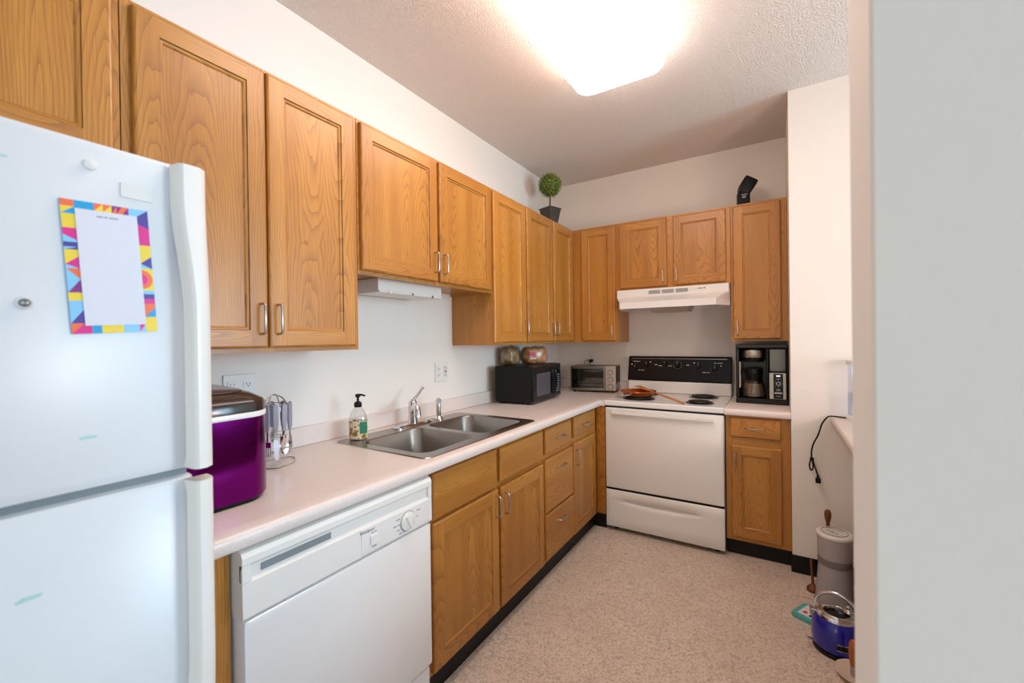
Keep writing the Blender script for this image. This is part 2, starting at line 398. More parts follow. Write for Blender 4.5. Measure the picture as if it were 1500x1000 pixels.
# ------------------------------------------------------------------ cabinets
def pull(parent, x, y, z, vertical=True, L=0.096, name='handle'):
    h = L/2; out = 0.028; r = 0.0042; pts = []
    for s in (-1, 1):
        seq = [(s*h, 0), (s*h, out-0.012), (s*(h-0.0035), out-0.0035), (s*(h-0.012), out)]
        if s == 1: seq = seq[::-1]
        pts += seq
    P = [((x, y-o, z+a) if vertical else (x+a, y-o, z)) for a, o in pts]
    return obj(name, MB().tube(P, r, 10), 'nickel', parent)
def door_mesh(w, h, t=0.019, fr=0.056, panel=True):
    """door in local frame: x 0..w, z 0..h, back at y=0, front at y=-t; mats 0 vertical 1 horizontal 2 shadow groove"""
    m = MB(); e = 0.004
    def ring(i): return [(i, i), (w-i, i), (w-i, h-i), (i, h-i)]
    def band(i0, d0, i1, d1, mv, mh):
        a, b = ring(i0), ring(i1)
        for k in range(4):
            k2 = (k+1) % 4
            m.quad([(a[k][0], -d0, a[k][1]), (a[k2][0], -d0, a[k2][1]), (b[k2][0], -d1, b[k2][1]), (b[k][0], -d1, b[k][1])], mh if k in (0, 2) else mv)
    band(0, 0, 0, t-0.006, 0, 1); band(0, t-0.006, 0.0025, t-0.002, 0, 1); band(0.0025, t-0.002, e+0.003, t, 0, 1)
    if not panel:
        i = e+0.003; m.quad([(i, -t, i), (w-i, -t, i), (w-i, -t, h-i), (i, -t, h-i)], 1)
    else:
        i = e+0.003
        m.quad([(i, -t, i), (fr, -t, i), (fr, -t, h-i), (i, -t, h-i)], 0)
        m.quad([(w-fr, -t, i), (w-i, -t, i), (w-i, -t, h-i), (w-fr, -t, h-i)], 0)
        m.quad([(fr, -t, i), (w-fr, -t, i), (w-fr, -t, fr), (fr, -t, fr)], 1)
        m.quad([(fr, -t, h-fr), (w-fr, -t, h-fr), (w-fr, -t, h-i), (fr, -t, h-i)], 1)
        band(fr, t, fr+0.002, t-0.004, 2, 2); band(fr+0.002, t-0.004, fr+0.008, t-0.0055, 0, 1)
        band(fr+0.008, t-0.0055, fr+0.012, t-0.010, 0, 1)
        j = fr+0.012
        m.quad([(j, -(t-0.010), j), (w-j, -(t-0.010), j), (w-j, -(t-0.010), h-j), (j, -(t-0.010), h-j)], 0)
    m.quad([(0, 0, 0), (0, 0, h), (w, 0, h), (w, 0, 0)], 0)
    return m
def front(parent, kind, x0, x1, z0, z1, depth, hx=None, hz=None, hv=True, fr=0.056):
    m = door_mesh(x1-x0, z1-z0, panel=(kind == 'door'), fr=fr)
    o = obj('door' if kind == 'door' else ('drawer' if kind == 'drawer' else 'false_drawer_front'), m, ['oak_v', 'oak_h', 'oak_groove_shade'], parent, sharp=20)
    o.location = (x0, -depth-0.001, z0)
    if hx is not None: pull(o, hx-x0, -0.018, hz-z0, hv)
    return o
def cabinet(name, label, loc, rz, W, D, H, items, stiles, rails, base=False, toe=None, sides=(True, True)):
    """stiles: list of (x0,x1) ; rails: list of (z0,z1) over the full width, face frame 19 mm"""
    c = thing(name, label, 'cabinet', loc, rz)
    zb = 0.10 if base else 0.0
    m = MB(); ft = 0.019; p = 0.012; e = 0.0008
    m.box(e, p, -D+ft, -0.002, zb, H).box(W-p, W-e, -D+ft, -0.002, zb, H)
    m.box(p, W-p, -D+ft, -0.002, zb+0.014, zb+0.026).box(p, W-p, -0.010, -0.002, zb+0.026, H-0.012)
    if not base: m.box(p, W-p, -D+ft, -0.002, H-0.012, H)
    obj('carcass', m, 'oak_v', c)
    f = MB()
    for a, b in stiles: f.box(max(a, e), min(b, W-e), -D, -D+ft, zb, H, 0)
    for a, b in rails:
        xs = sorted(stiles)
        for i in range(len(xs)-1): f.box(xs[i][1], xs[i+1][0], -D, -D+ft, max(a, zb), b, 1)
    obj('face_frame', f, ['oak_v', 'oak_h'], c)
    if toe: obj('toe_kick', MB().box(e, W-e, -toe, -toe+0.015, 0.0005, zb), 'rubber', c)
    for it in items: front(c, *it[:5], D, *it[5:])
    return c
ZB, ZT = 1.323, 2.2495; UH = ZT-ZB; UD = 0.304
# --- left run, uppers (rotz 90: local x -> world y, local -y -> world x)
def U(y0): return lambda a, b: (a-y0, b-y0)
HZ = 0.108
Y0 = -4.02
cabinet('wall_cabinet', 'shallow-height oak wall cabinet above the refrigerator, cut off by the photo edge', (0.001, Y0, 1.80), 90, 0.859, UD, ZT-1.80,
        [('door', 0.03, 0.42, 0.015, ZT-1.80-0.015), ('door', 0.44, 0.842, 0.015, ZT-1.80-0.015)],
        [(0, 0.04), (0.41, 0.45), (0.82, 0.859)], [(0, 0.03), (ZT-1.83, ZT-1.80)])
Y0 = -3.16
cabinet('wall_cabinet', 'tall two-door oak wall cabinet between the refrigerator and the sink', (0.001, Y0, ZB), 90, 0.7165, UD, UH,
        [('door', 0.021, 0.354, 0.015, UH-0.015, 0.330, HZ), ('door', 0.359, 0.693, 0.015, UH-0.015, 0.384, HZ)],
        [(0, 0.04), (0.337, 0.377), (0.678, 0.7165)], [(0, 0.035), (UH-0.035, UH)])
Y0 = -2.4425; B2 = 1.6265; H2 = ZT-B2
cabinet('wall_cabinet', 'short wide two-door oak wall cabinet above the kitchen sink', (0.001, Y0, B2), 90, 0.9405, UD, H2,
        [('door', 0.010, 0.458, 0.016, H2-0.015, 0.434, 0.106), ('door', 0.475, 0.922, 0.016, H2-0.015, 0.50, 0.106)],
        [(0, 0.035), (0.445, 0.487), (0.905, 0.9405)], [(0, 0.032), (H2-0.035, H2)])
Y0 = -1.501
cabinet('wall_cabinet', 'tall single-door oak wall cabinet with exposed side panel just right of the sink', (0.001, Y0, ZB), 90, 0.391, UD, UH,
        [('door', 0.004, 0.383, 0.015, UH-0.015, 0.359, HZ)], [(0, 0.035), (0.355, 0.391)], [(0, 0.035), (UH-0.035, UH)])
Y0 = -1.109
cabinet('wall_cabinet', 'tall two-door oak wall cabinet in the left back corner above the microwave', (0.001, Y0, ZB), 90, 1.107, UD, UH,
        [('door', 0.008, 0.386, 0.015, UH-0.015, 0.362, HZ), ('door', 0.409, 0.764, 0.015, UH-0.015, 0.433, HZ)],
        [(0, 0.035), (0.375, 0.42), (0.74, 0.804)], [(0, 0.035), (UH-0.035, UH)])
# --- back run, uppers
X0 = 0.3055
cabinet('wall_cabinet', 'narrow tall oak wall cabinet on the back wall above the toaster oven', (X0, -0.001, ZB), 0, 0.371, UD, UH,
        [('door', 0.079, 0.360, 0.015, UH-0.015, 0.338, 0.085)], [(0, 0.10), (0.331, 0.371)], [(0, 0.035), (UH-0.035, UH)])
X0 = 0.677; BH = 1.7225; HH = ZT-BH
cabinet('wall_cabinet', 'short two-door oak wall cabinet above the white range hood', (X0, -0.001, BH), 0, 0.7915, UD, HH,
        [('door', 0.026, 0.376, 0.014, HH-0.016, 0.353, 0.085), ('door', 0.422, 0.765, 0.014, HH-0.016, 0.446, 0.085)],
        [(0, 0.04), (0.362, 0.436), (0.75, 0.7915)], [(0, 0.03), (HH-0.035, HH)])
X0 = 1.469
cabinet('wall_cabinet', 'single-door oak wall cabinet at the right end above the coffee maker', (X0, -0.001, ZB), 0, 0.327, UD, UH,
        [('door', 0.016, 0.290, 0.015, UH-0.015, 0.040, 0.09)], [(0, 0.035), (0.272, 0.327)], [(0, 0.035), (UH-0.035, UH)])
# --- left run, bases
BT = 0.8735; BD = 0.620; TOE = 0.596
Y0 = -2.42
cabinet('base_cabinet', 'two-door oak sink base cabinet with two false drawer fronts beside the dishwasher', (0.001, Y0, 0), 90, 0.925, BD, BT,
        [('false', 0.032, 0.457, 0.684, 0.856), ('false', 0.488, 0.911, 0.698, 0.850), ('door', 0.032, 0.470, 0.114, 0.672, 0.444, 0.60), ('door', 0.491, 0.915, 0.114, 0.670, 0.517, 0.592)],
        [(0, 0.045), (0.44, 0.50), (0.89, 0.925)], [(0.10, 0.14), (0.665, 0.70), (0.84, BT)], True, TOE)
Y0 = -1.495
cabinet('base_cabinet', 'oak base cabinet with a stack of three drawers in the middle of the left run', (0.001, Y0, 0), 90, 0.388, BD, BT,
        [('drawer', 0.013, 0.366, 0.713, 0.853, 0.19, 0.783, False), ('drawer', 0.013, 0.384, 0.386, 0.681, 0.199, 0.612, False), ('drawer', 0.013, 0.392, 0.125, 0.374, 0.20, 0.305, False)],
        [(0, 0.03), (0.358, 0.388)], [(0.10, 0.14), (0.365, 0.395), (0.675, 0.72), (0.84, BT)], True, TOE)
Y0 = -1.106
cabinet('base_cabinet', 'oak corner base cabinet with one drawer over one door, left of the stove', (0.001, Y0, 0), 90, 1.103, BD, BT,
        [('drawer', 0.012, 0.374, 0.727, 0.856, 0.193, 0.79, False), ('door', 0.012, 0.396, 0.114, 0.690, 0.040, 0.60)],
        [(0, 0.03), (0.36, 0.437)], [(0.10, 0.14), (0.68, 0.74), (0.84, BT)], True, TOE)
m = MB().box(BD+0.001, 0.688, -0.655, -0.637, 0.10, BT); f = obj('corner_filler_panel', m, 'oak_v')
obj('toe_kick', MB().box(TOE+0.002, 0.688, -0.650, -0.637, 0.0005, 0.0995), 'rubber', f)
tag(f, 'narrow vertical oak filler strip in the corner beside the stove', 'filler panel')
m = MB().box(0.002, BD, -3.105, -3.064, 0.0005, BT)
tag(obj('cabinet_end_panel', m, 'oak_v'), 'narrow oak end panel between refrigerator and dishwasher', 'panel')
# right base
X0 = 1.4565
cabinet('base_cabinet', 'small oak base cabinet with drawer and door to the right of the stove', (X0, -0.001, 0), 0, 0.3395, BD, BT,
        [('drawer', 0.026, 0.291, 0.742, 0.858, 0.158, 0.80, False), ('door', 0.031, 0.294, 0.125, 0.690, 0.052, 0.60)],
        [(0, 0.045), (0.275, 0.3395)], [(0.10, 0.15), (0.68, 0.75), (0.84, BT)], True, 0.585)

# ------------------------------------------------------------------ countertops
CT = 0.9145; CE = 0.6686; CB = 0.875
SK = dict(x0=0.095, x1=0.610, y0=-2.385, y1=-1.57)       # sink cut-out
ct = thing('countertop', 'long L-shaped pinkish beige laminate countertop holding the sink', 'countertop', (0, 0, CB))
m = MB()
def nose_y(y0, y1, x0):     # bullnosed slab strip along y
    prof = [(x0, 0), (CE-0.004, 0), (CE, 0.004), (CE, 0.028), (CE-0.004, 0.0355), (CE-0.012, CT-CB), (x0, CT-CB)]
    m.loft([[(a, y0, b) for a, b in prof], [(a, y1, b) for a, b in prof]])
YE = -3.15; h = CT-CB
m.box(0, SK['x0'], YE, 0, 0, h)
m.box(SK['x0'], SK['x1'], YE, SK['y0'], 0, h); m.box(SK['x0'], SK['x1'], SK['y1'], 0, 0, h)
nose_y(YE, -0.668, SK['x1'])
m.box(SK['x1'], 0.6905, -0.668, 0, 0, h)
obj('top', m, 'counter', ct, sharp=50)
m = MB().box(0.0005, 0.0205, YE, -0.0205, h+0.0005, 0.995-CB).box(0.0005, 0.675, -0.0205, -0.0005, h+0.0005, 0.995-CB)
obj('backsplash', m, 'counter', ct, bevel=0.003)
c2 = thing('countertop', 'short beige laminate countertop under the coffee maker', 'countertop', (1.4545, 0, CB))
prof = [(0, 0), (-0.664, 0), (-0.668, 0.004), (-0.668, 0.028), (-0.664, 0.0355), (-0.656, h), (0, h)]
obj('top', MB().loft([[(0, a, b) for a, b in prof], [(0.3415, a, b) for a, b in prof]]), 'counter', c2, sharp=50)
m = MB().box(0.002, 0.34, -0.0205, -0.0005, h+0.0005, 0.995-CB)
obj('backsplash', m, 'counter', c2, bevel=0.003)
# breakfast bar on the half wall
m = MB(); prof = [(2.66, 0.872), (1.984, 0.872), (1.98, 0.878), (1.98, 0.902), (1.988, 0.91), (2.66, 0.91)]
m.loft([[(a, -2.92, b) for a, b in prof], [(a, SY-0.001, b) for a, b in prof]])
tag(obj('bar_counter', m, 'counter', sharp=50), 'beige laminate breakfast bar top at the right edge, beside the hanging cord', 'countertop')

# metal splash behind the stove
m = MB().box(0.682, 1.466, -0.004, -0.0008, 0.93, 1.70)
tag(obj('stove_splash_panel', m, 'splash'), 'plain pale grey panel on the wall between stove and hood', 'panel')

# ------------------------------------------------------------------ sink and taps
sk = thing('kitchen_sink', 'double-bowl stainless steel sink set in the beige countertop', 'sink', (0, 0, CT))
m = MB(); zt = 0.004
outer = rr(0.079, 0.627, -2.405, -1.552, 0.035, 0.0006); outer2 = rr(0.082, 0.624, -2.402, -1.555, 0.033, zt)
m.loft([outer, outer2], cap0=False, cap1=False)
bowls = [(0.182, 0.575, -2.362, -2.000), (0.182, 0.575, -1.958, -1.596)]
# rim surface as grid strips round bowls: use boolean-free fill through bmesh later
def bowl(x0, x1, y0, y1):
    b = MB(); rings = []
    for i, z, r in ((0.0, zt, 0.06), (0.004, zt-0.001, 0.058), (0.007, zt-0.006, 0.057), (0.010, -0.12, 0.055), (0.022, -0.150, 0.055), (0.05, -0.163, 0.05), (0.12, -0.168, 0.04)):
        rings.append(rr(x0+i, x1-i, y0+i, y1-i, r, z))
    b.loft(rings, cap0=False, cap1=True)
    return b
import bmesh
def rim_mesh():
    bm = bmesh.new(); loops = [rr(0.082, 0.624, -2.402, -1.555, 0.033, zt)] + [rr(*b_, 0.06, zt) for b_ in bowls]
    es = []
    for lp in loops:
        vs = [bm.verts.new(p) for p in lp]
        for i in range(len(vs)): es.append(bm.edges.new((vs[i], vs[(i+1) % len(vs)])))
    bmesh.ops.triangle_fill(bm, use_beauty=True, use_dissolve=False, edges=es)
    out = MB(); bm.verts.index_update()
    out.v = [tuple(v.co) for v in bm.verts]; out.f = [tuple(v.index for v in f.verts) for f in bm.faces]; out.m = [0]*len(out.f)
    bm.free(); return out
rm = rim_mesh(); b0 = len(m.v); m.v += rm.v; m.f += [tuple(i+b0 for i in f) for f in rm.f]; m.m += rm.m
obj('rim', m, 'sink', sk, sharp=40)
for b_ in bowls:
    bo = obj('bowl', bowl(*b_), 'sink', sk, sharp=50)
    cx, cy = (b_[0]+b_[1])/2, (b_[2]+b_[3])/2
    obj('drain', MB().lathe([(0.0, -0.1655), (0.030, -0.1655), (0.042, -0.1640), (0.043, -0.1675)], (cx, cy), 24, cap0=False, cap1=False), 'chrome', bo)

fc = thing('kitchen_faucet', 'chrome single-lever faucet on the back rim of the sink', 'faucet', (0.128, -1.975, CT+0.0045))
m = MB().loft([rr(-0.028, 0.028, -0.128, 0.128, 0.027, 0), rr(-0.028, 0.028, -0.128, 0.128, 0.027, 0.006), rr(-0.020, 0.020, -0.115, 0.115, 0.019, 0.013)])
obj('base_plate', m, 'chrome', fc)
m = MB().lathe([(0.025, 0.010), (0.024, 0.04), (0.023, 0.085), (0.024, 0.10), (0.022, 0.118), (0.014, 0.130), (0.004, 0.134)], n=28)
obj('body', m, 'chrome', fc)
d_ = Vector((0.80, -0.60, 0))
P = [Vector((0, 0, 0.070)), d_*0.030+Vector((0, 0, 0.088)), d_*0.070+Vector((0, 0, 0.104)), d_*0.112+Vector((0, 0, 0.110)), d_*0.140+Vector((0, 0, 0.104)), d_*0.152+Vector((0, 0, 0.088)), d_*0.154+Vector((0, 0, 0.068))]
obj('spout', MB().tube(P, [0.018, 0.018, 0.017, 0.017, 0.017, 0.017, 0.0175], 20), 'chrome', fc)
P = [Vector((0, 0, 0.126)), Vector((0.010, 0.020, 0.150)), Vector((0.020, 0.042, 0.180)), Vector((0.024, 0.052, 0.194))]
obj('lever', MB().tube(P, [0.009, 0.0062, 0.0062, 0.0085], 14), 'chrome', fc)
sp = thing('side_sprayer', 'small chrome side sprayer standing right of the faucet', 'sprayer', (0.140, -1.792, CT+0.0045))
obj('collar', MB().lathe([(0.024, 0), (0.024, 0.006), (0.018, 0.014), (0.013, 0.020)], n=24), 'chrome', sp)
obj('body', MB().lathe([(0.012, 0.018), (0.0135, 0.03), (0.0125, 0.07), (0.0115, 0.088), (0.009, 0.094)], n=24), 'nickel', sp)
m = MB().cyl((-0.010, 0.010, 0.104), (0.014, -0.014, 0.104), 0.0155, 22); obj('spray_head', m, 'chrome', sp)

sb = thing('soap_dispenser', 'clear floral hand soap bottle with black pump at the left corner of the sink', 'soap bottle', (0.135, -2.318, CT+0.0045), 40)
prof = [(0.036, 0), (0.039, 0.004), (0.040, 0.05), (0.040, 0.085), (0.036, 0.105), (0.026, 0.128), (0.016, 0.140), (0.014, 0.146)]
obj('bottle', MB().lathe(prof, n=32, sy=0.78), 'glass', sb)
obj('floral_label', MB().lathe([(0.0402, 0.006), (0.0405, 0.05), (0.0405, 0.083)], n=32, sy=0.78, cap0=False, cap1=False), 'floral', sb)
m = MB(); rg = []
for z in (0.028, 0.080): rg.append([(0.0412*math.cos(R(a)), 0.0412*0.78*math.sin(R(a)), z) for a in range(-72, -17, 9)])
m.loft(rg, closed=False); obj('green_label', m, 'green', sb)
obj('liquid', MB().lathe([(0.034, 0.002), (0.0365, 0.006), (0.0375, 0.075)], n=32, sy=0.78), 'cream', sb)
obj('pump_collar', MB().lathe([(0.0155, 0.143), (0.0165, 0.145), (0.0165, 0.160), (0.010, 0.168)], n=24), 'blackm', sb)
m = MB().cyl((0, 0, 0.165), (0, 0, 0.190), 0.005, 14).lathe([(0.008, 0.186), (0.012, 0.192), (0.011, 0.199), (0.004, 0.202)], n=18)
m.tube([(0, 0, 0.197), (0.018, -0.008, 0.198), (0.034, -0.015, 0.194)], [0.005, 0.0045, 0.0035], 12); obj('pump_head', m, 'blackm', sb)

# ------------------------------------------------------------------ refrigerator
fr = thing('refrigerator', 'white top-freezer refrigerator in the left foreground', 'refrigerator', (0.03, -3.985, 0), 90)
FW = 0.790      # local x 0..FW -> world y -3.985..-3.195
obj('body', MB().box(0, FW, -0.695, 0, 0.03, 1.665), 'fridge', fr, bevel=0.006)
GZ = 1.118; DF = -0.770
def fdoor(name, z0, z1):
    m = MB(); x0, x1 = 0.002, FW-0.004; rings = []
    for y, i in ((-0.700, 0), (-0.755, 0), (-0.764, 0.003), (DF, 0.012)):
        rings.append([(p[0], y, p[2]) for p in rrz(x0+i, x1-i, z0+i, z1-i, 0.008, y, 3)])
    m.loft(rings, cap0=True, cap1=True); return obj(name, m, 'fridge', fr, sharp=30)
fz = fdoor('freezer_door', GZ+0.006, 1.682); fd = fdoor('refrigerator_door', 0.075, GZ-0.006)
obj('door_gap', MB().box(0.01, FW-0.012, -0.752, -0.690, GZ-0.008, GZ+0.008), 'gray_gap', fr)
obj('base_grille', MB().box(0.01, FW-0.01, -0.72, -0.60, 0.0005, 0.065), 'gray_gap', fr)
def fhandle(par, z0, z1, flip):
    x1 = FW+0.012; rings = []; N = 28
    for i in range(N+1):
        t = i/N; z = z0+(z1-z0)*t; u = t if not flip else 1-t     # u=0 at the outer (flat) end, 1 at the door split
        bow = 0.5-0.5*math.cos(PI*min(1, max(0, (u-0.08)/0.42)))
        wl = 0.050-0.013*bow                                      # width across the door
        pr = 0.034+0.012*bow
        back = DF-0.001
        gb = 0
        y_in = back-0.016*bow*(1 if u < 0.97 else 0.2)
        xa, xb = x1-wl, x1
        rings.append([(xa, y_in, z), (xa+0.004, -0.770-pr+0.006, z), (xa+0.010, -0.770-pr, z), (xb-0.016, -0.770-pr, z), (xb-0.003, -0.770-pr+0.010, z), (xb, -0.770-pr+0.022, z), (xb, y_in, z)])
    m = MB().loft(rings); return obj('handle', m, 'fridge_h', par, sharp=40, label='long bowed white plastic handle')
fhandle(fz, GZ+0.012, 1.674, True)
fhandle(fd, GZ-0.62, GZ-0.010, False)
# flip semantics: freezer outer end on top, refrigerator door outer end at the bottom
def F(y, z, e=0.0006): return (y+3.985, DF-e, z)     # world y,z on the door face -> local
obj('badge', MB().box(3.985-3.300, 3.985-3.257, DF-0.0025, DF, 1.6000, 1.6240), 'white_pl', fr, bevel=0.001)
obj('screw_cap', MB().lathe([(0.009, 0), (0.008, 0.004), (0.004, 0.006)], n=18).xf(Matrix.Translation(F(-3.336, 1.640, 0)) @ Matrix.Rotation(R(90), 4, 'X')), 'white_pl', fr)
for (y, z, s) in ((-3.352, 1.206, 1), (-3.420, 0.985, 1.3), (-3.44, 1.62, 1.0)):
    m = MB(); b = F(y, z, 0.0005)
    m.quad([(b[0], b[1], b[2]), (b[0]+0.018*s, b[1], b[2]+0.001), (b[0]+0.020*s, b[1], b[2]+0.004*s), (b[0]+0.004*s, b[1], b[2]+0.0055*s), (b[0]-0.003, b[1], b[2]+0.003)])
    obj('tape_residue', m, plain('pale_teal_residue', srgb(182, 218, 216), 0.6), fr, label='pale teal smudge on the door')
# notepad with colourful border
pal = {'b': srgb(20, 160, 214), 'y': srgb(246, 214, 62), 'm': srgb(226, 40, 140), 'o': srgb(244, 116, 70), 'l': srgb(140, 205, 240), 'p': srgb(78, 62, 150), 'v': srgb(140, 40, 130)}
pm = [plain('border_'+n, c, 0.45, var=0.01) for n, c in (('blue', pal['b']), ('yellow', pal['y']), ('magenta', pal['m']), ('orange', pal['o']), ('light_blue', pal['l']), ('indigo', pal['p']), ('violet', pal['v']))]
npd = thing('magnetic_notepad', 'magnetic notepad with bright geometric border on the freezer door', 'notepad', (0.8008, -3.307, 1.374), 90)
npd.rotation_euler = (0, R(0), R(90))
W_, H_ = 0.106, 0.207
tilt = Matrix.Rotation(R(-3.2), 4, 'Y')     # leans slightly left at the top
m = MB().box(-W_/2, W_/2, -0.0022, 0, 0, H_, 0)
BW = 0.0155; BH_ = 0.0125
PAL = dict(b=0, y=1, m=2, o=3, l=4, p=5, v=6)
def poly(pts, c):     # pad coordinates: u 0..1 from the left, v 0..1 from the top
    m.quad([(-W_/2+u*W_, -0.0026, H_*(1-v)) for u, v in pts][::-1], PAL[c])
ub = BW/W_; vb = BH_/H_
def side(u0, u1, cells):      # cells: (v0, v1, colour, second colour or None, diagonal)
    for v0, v1, c1_, c2_, dg_ in cells:
        q_ = [(u0, v0), (u1, v0), (u1, v1), (u0, v1)]
        if c2_ is None: poly(q_, c1_)
        elif dg_: poly([q_[0], q_[1], q_[2]], c1_); poly([q_[0], q_[2], q_[3]], c2_)
        else: poly([q_[0], q_[1], q_[3]], c1_); poly([q_[1], q_[2], q_[3]], c2_)
side(0, ub, [(0, .05, 'o', None, 0), (.05, .105, 'y', 'b', 0), (.105, .21, 'y', None, 0), (.21, .26, 'm', 'm', 0), (.26, .30, 'm', 'l', 1), (.30, .315, 'l', None, 0), (.315, .35, 'p', None, 0), (.35, .37, 'l', 'p', 0), (.37, .42, 'y', None, 0), (.42, .48, 'y', 'm', 0), (.48, .51, 'm', 'l', 1), (.51, .59, 'o', 'l', 1), (.59, .69, 'l', 'v', 0), (.69, .75, 'y', None, 0), (.75, .82, 'l', None, 0), (.82, .92, 'l', 'p', 0), (.92, 1, 'o', 'm', 0)])
side(1-ub, 1, [(0, .06, 'l', 'p', 0), (.06, .12, 'p', None, 0), (.12, .15, 'p', 'm', 1), (.15, .29, 'm', None, 0), (.29, .38, 'y', None, 0), (.38, .44, 'y', 'p', 0), (.44, .48, 'p', 'l', 1), (.48, .66, 'y', None, 0), (.66, .69, 'l', None, 0), (.69, .73, 'p', None, 0), (.73, .77, 'm', None, 0), (.77, .80, 'o', None, 0), (.80, .88, 'o', 'b', 0), (.88, 1, 'y', None, 0)])
def rowp(v0, v1, cells):
    for u0, u1, c1_, c2_ in cells:
        q_ = [(u0, v0), (u1, v0), (u1, v1), (u0, v1)]
        if c2_ is None: poly(q_, c1_)
        else: poly([q_[0], q_[1], q_[3]], c1_); poly([q_[1], q_[2], q_[3]], c2_)
rowp(0, vb, [(ub, .36, 'b', None), (.36, .46, 'o', 'y'), (.46, .56, 'o', 'y'), (.56, .62, 'v', 'o'), (.62, .68, 'v', 'o'), (.68, .76, 'o', 'v'), (.76, 1-ub, 'l', None)])
rowp(1-vb, 1, [(ub, .22, 'm', None), (.22, .33, 'b', None), (.33, .58, 'y', None), (.58, .78, 'l', None), (.78, 1-ub, 'm', 'l')])
for r_, c_, e_ in ((0.016, 'o', .0001), (0.0085, 'm', .0002)):
    m.quad([(W_/2-BW+r_*math.sin(R(a_))*0.93, -0.0026-e_, H_*0.43+r_*math.cos(R(a_))) for a_ in range(180, -1, -15)], PAL[c_])
m.xf(tilt); obj('border', m, pm, npd)
m = MB().box(-W_/2+BW, W_/2-BW, -0.0050, -0.0027, BH_, H_-BH_).xf(tilt); obj('paper_pad', m, 'paper', npd)
tt = dashes(0.0, H_-0.0215, -0.0053, npd, (4, 2, 6), 0.0019, 0.0026, 'inkl'); tt.data.transform(tilt)
mg = thing('round_magnet', 'small domed silver magnet left of the notepad on the freezer door', 'magnet', (0.8008, -3.408, 1.416), 90)
obj('rim', MB().lathe([(0.008, 0), (0.009, 0.002), (0.0075, 0.004)], n=24).xf(Matrix.Rotation(R(90), 4, 'X')), 'white_pl', mg)
obj('dome', MB().lathe([(0.0062, 0.003), (0.0060, 0.007), (0.004, 0.010), (0.001, 0.011)], n=24).xf(Matrix.Rotation(R(90), 4, 'X')), 'dsteel', mg)

# ------------------------------------------------------------------ dishwasher
dw = thing('dishwasher', 'white built-in dishwasher under the countertop beside the refrigerator', 'dishwasher', (0.01, -3.060, 0), 90)
DWW = 0.634; FX = 0.660    # local front
obj('tub', MB().box(0.004, DWW-0.004, -0.600, 0, 0.10, 0.865), 'white_pl', dw)
prof = [(-0.602, 0.868), (-FX+0.018, 0.868), (-FX+0.006, 0.863), (-FX, 0.852), (-FX, 0.836), (-FX+0.008, 0.828), (-FX+0.010, 0.800), (-FX+0.001, 0.792), (-FX, 0.712), (-FX+0.006, 0.706), (-0.602, 0.706)]
m = MB().loft([[(0, a, b) for a, b in prof], [(DWW, a, b) for a, b in prof]])
cp = obj('control_panel', m, 'white_pl', dw, sharp=25)
obj('panel_end', MB().box(0.0, 0.020, -FX+0.0005, -FX+0.014, 0.796, 0.834), 'white_pl', cp); obj('panel_end', MB().box(DWW-0.016, DWW, -FX+0.0005, -FX+0.014, 0.796, 0.834), 'white_pl', cp)
m = MB().box(0.046, 0.234, -FX+0.0060, -FX+0.012, 0.806, 0.823); obj('vent_slot', m, 'gray_gap', cp, label='dark narrow vent slot')
m = MB().box(0.330, DWW-0.012, -FX-0.0012, -FX+0.002, 0.716, 0.791); obj('console_plate', m, 'white', cp, bevel=0.001)
rot = Matrix.Rotation(R(90), 4, 'X')
kx = 3.060-2.545
m = MB().lathe([(0.031, 0), (0.030, 0.006), (0.027, 0.008)], n=32).xf(Matrix.Translation((kx, -FX-0.001, 0.752)) @ rot)
kn = obj('cycle_knob', m, 'white_pl', cp, sharp=40)
m = MB().lathe([(0.0325, 0), (0.0335, 0.0012), (0.0325, 0.002)], n=40, cap0=False, cap1=False).xf(Matrix.Translation((kx, -FX-0.001, 0.752)) @ rot); obj('knob_ring', m, 'nickel', kn)
m = MB().box(-0.006, 0.006, -0.014, -0.005, -0.024, 0.024).xf(Matrix.Translation((kx, -FX, 0.752)) @ Matrix.Rotation(R(-28), 4, 'Y')); obj('knob_grip', m, 'white_pl', kn, bevel=0.003)
m = MB().box(0.360, 0.392, -FX-0.006, -FX, 0.735, 0.763); obj('push_button', m, 'white_pl', cp, bevel=0.002)
text('Whirlpool', 0.0125, (0.350, -FX-0.0014, 0.781), cp, 'ink', shear=0.3)
dashes(0.376, 0.770, -FX-0.0014, cp, (4, 3), 0.0026, 0.003); dashes(0.376, 0.727, -FX-0.0014, cp, (6,), 0.003, 0.004)
for a, z, s_ in ((0.474, 0.770, (6,)), (0.466, 0.752, (5, 4)), (0.474, 0.735, (4,)), (0.566, 0.772, (6,)), (0.560, 0.752, (3,)), (0.490, 0.722, (4, 4))):
    dashes(a, z, -FX-0.0014, cp, s_, 0.0028, 0.003)
m = MB(); rings = [[(p[0], y, p[2]) for p in rrz(0.003+i, DWW-0.003-i, 0.198+i, 0.703-i, 0.006, y, 3)] for y, i in ((-0.602, 0), (-FX+0.012, 0), (-FX+0.004, 0.002), (-FX+0.001, 0.008))]
obj('door_panel', m.loft(rings), 'white', dw, sharp=30)
m = MB(); rings = [[(p[0], y, p[2]) for p in rrz(0.006+i, DWW-0.006-i, 0.060+i, 0.188-i, 0.005, y, 3)] for y, i in ((-0.602, 0), (-FX+0.020, 0), (-FX+0.013, 0.004))]
obj('lower_panel', m.loft(rings), 'white', dw, sharp=30)
obj('toe_plate', MB().box(0.006, DWW-0.006, -0.59, -0.575, 0.0005, 0.10), 'blackm', dw)

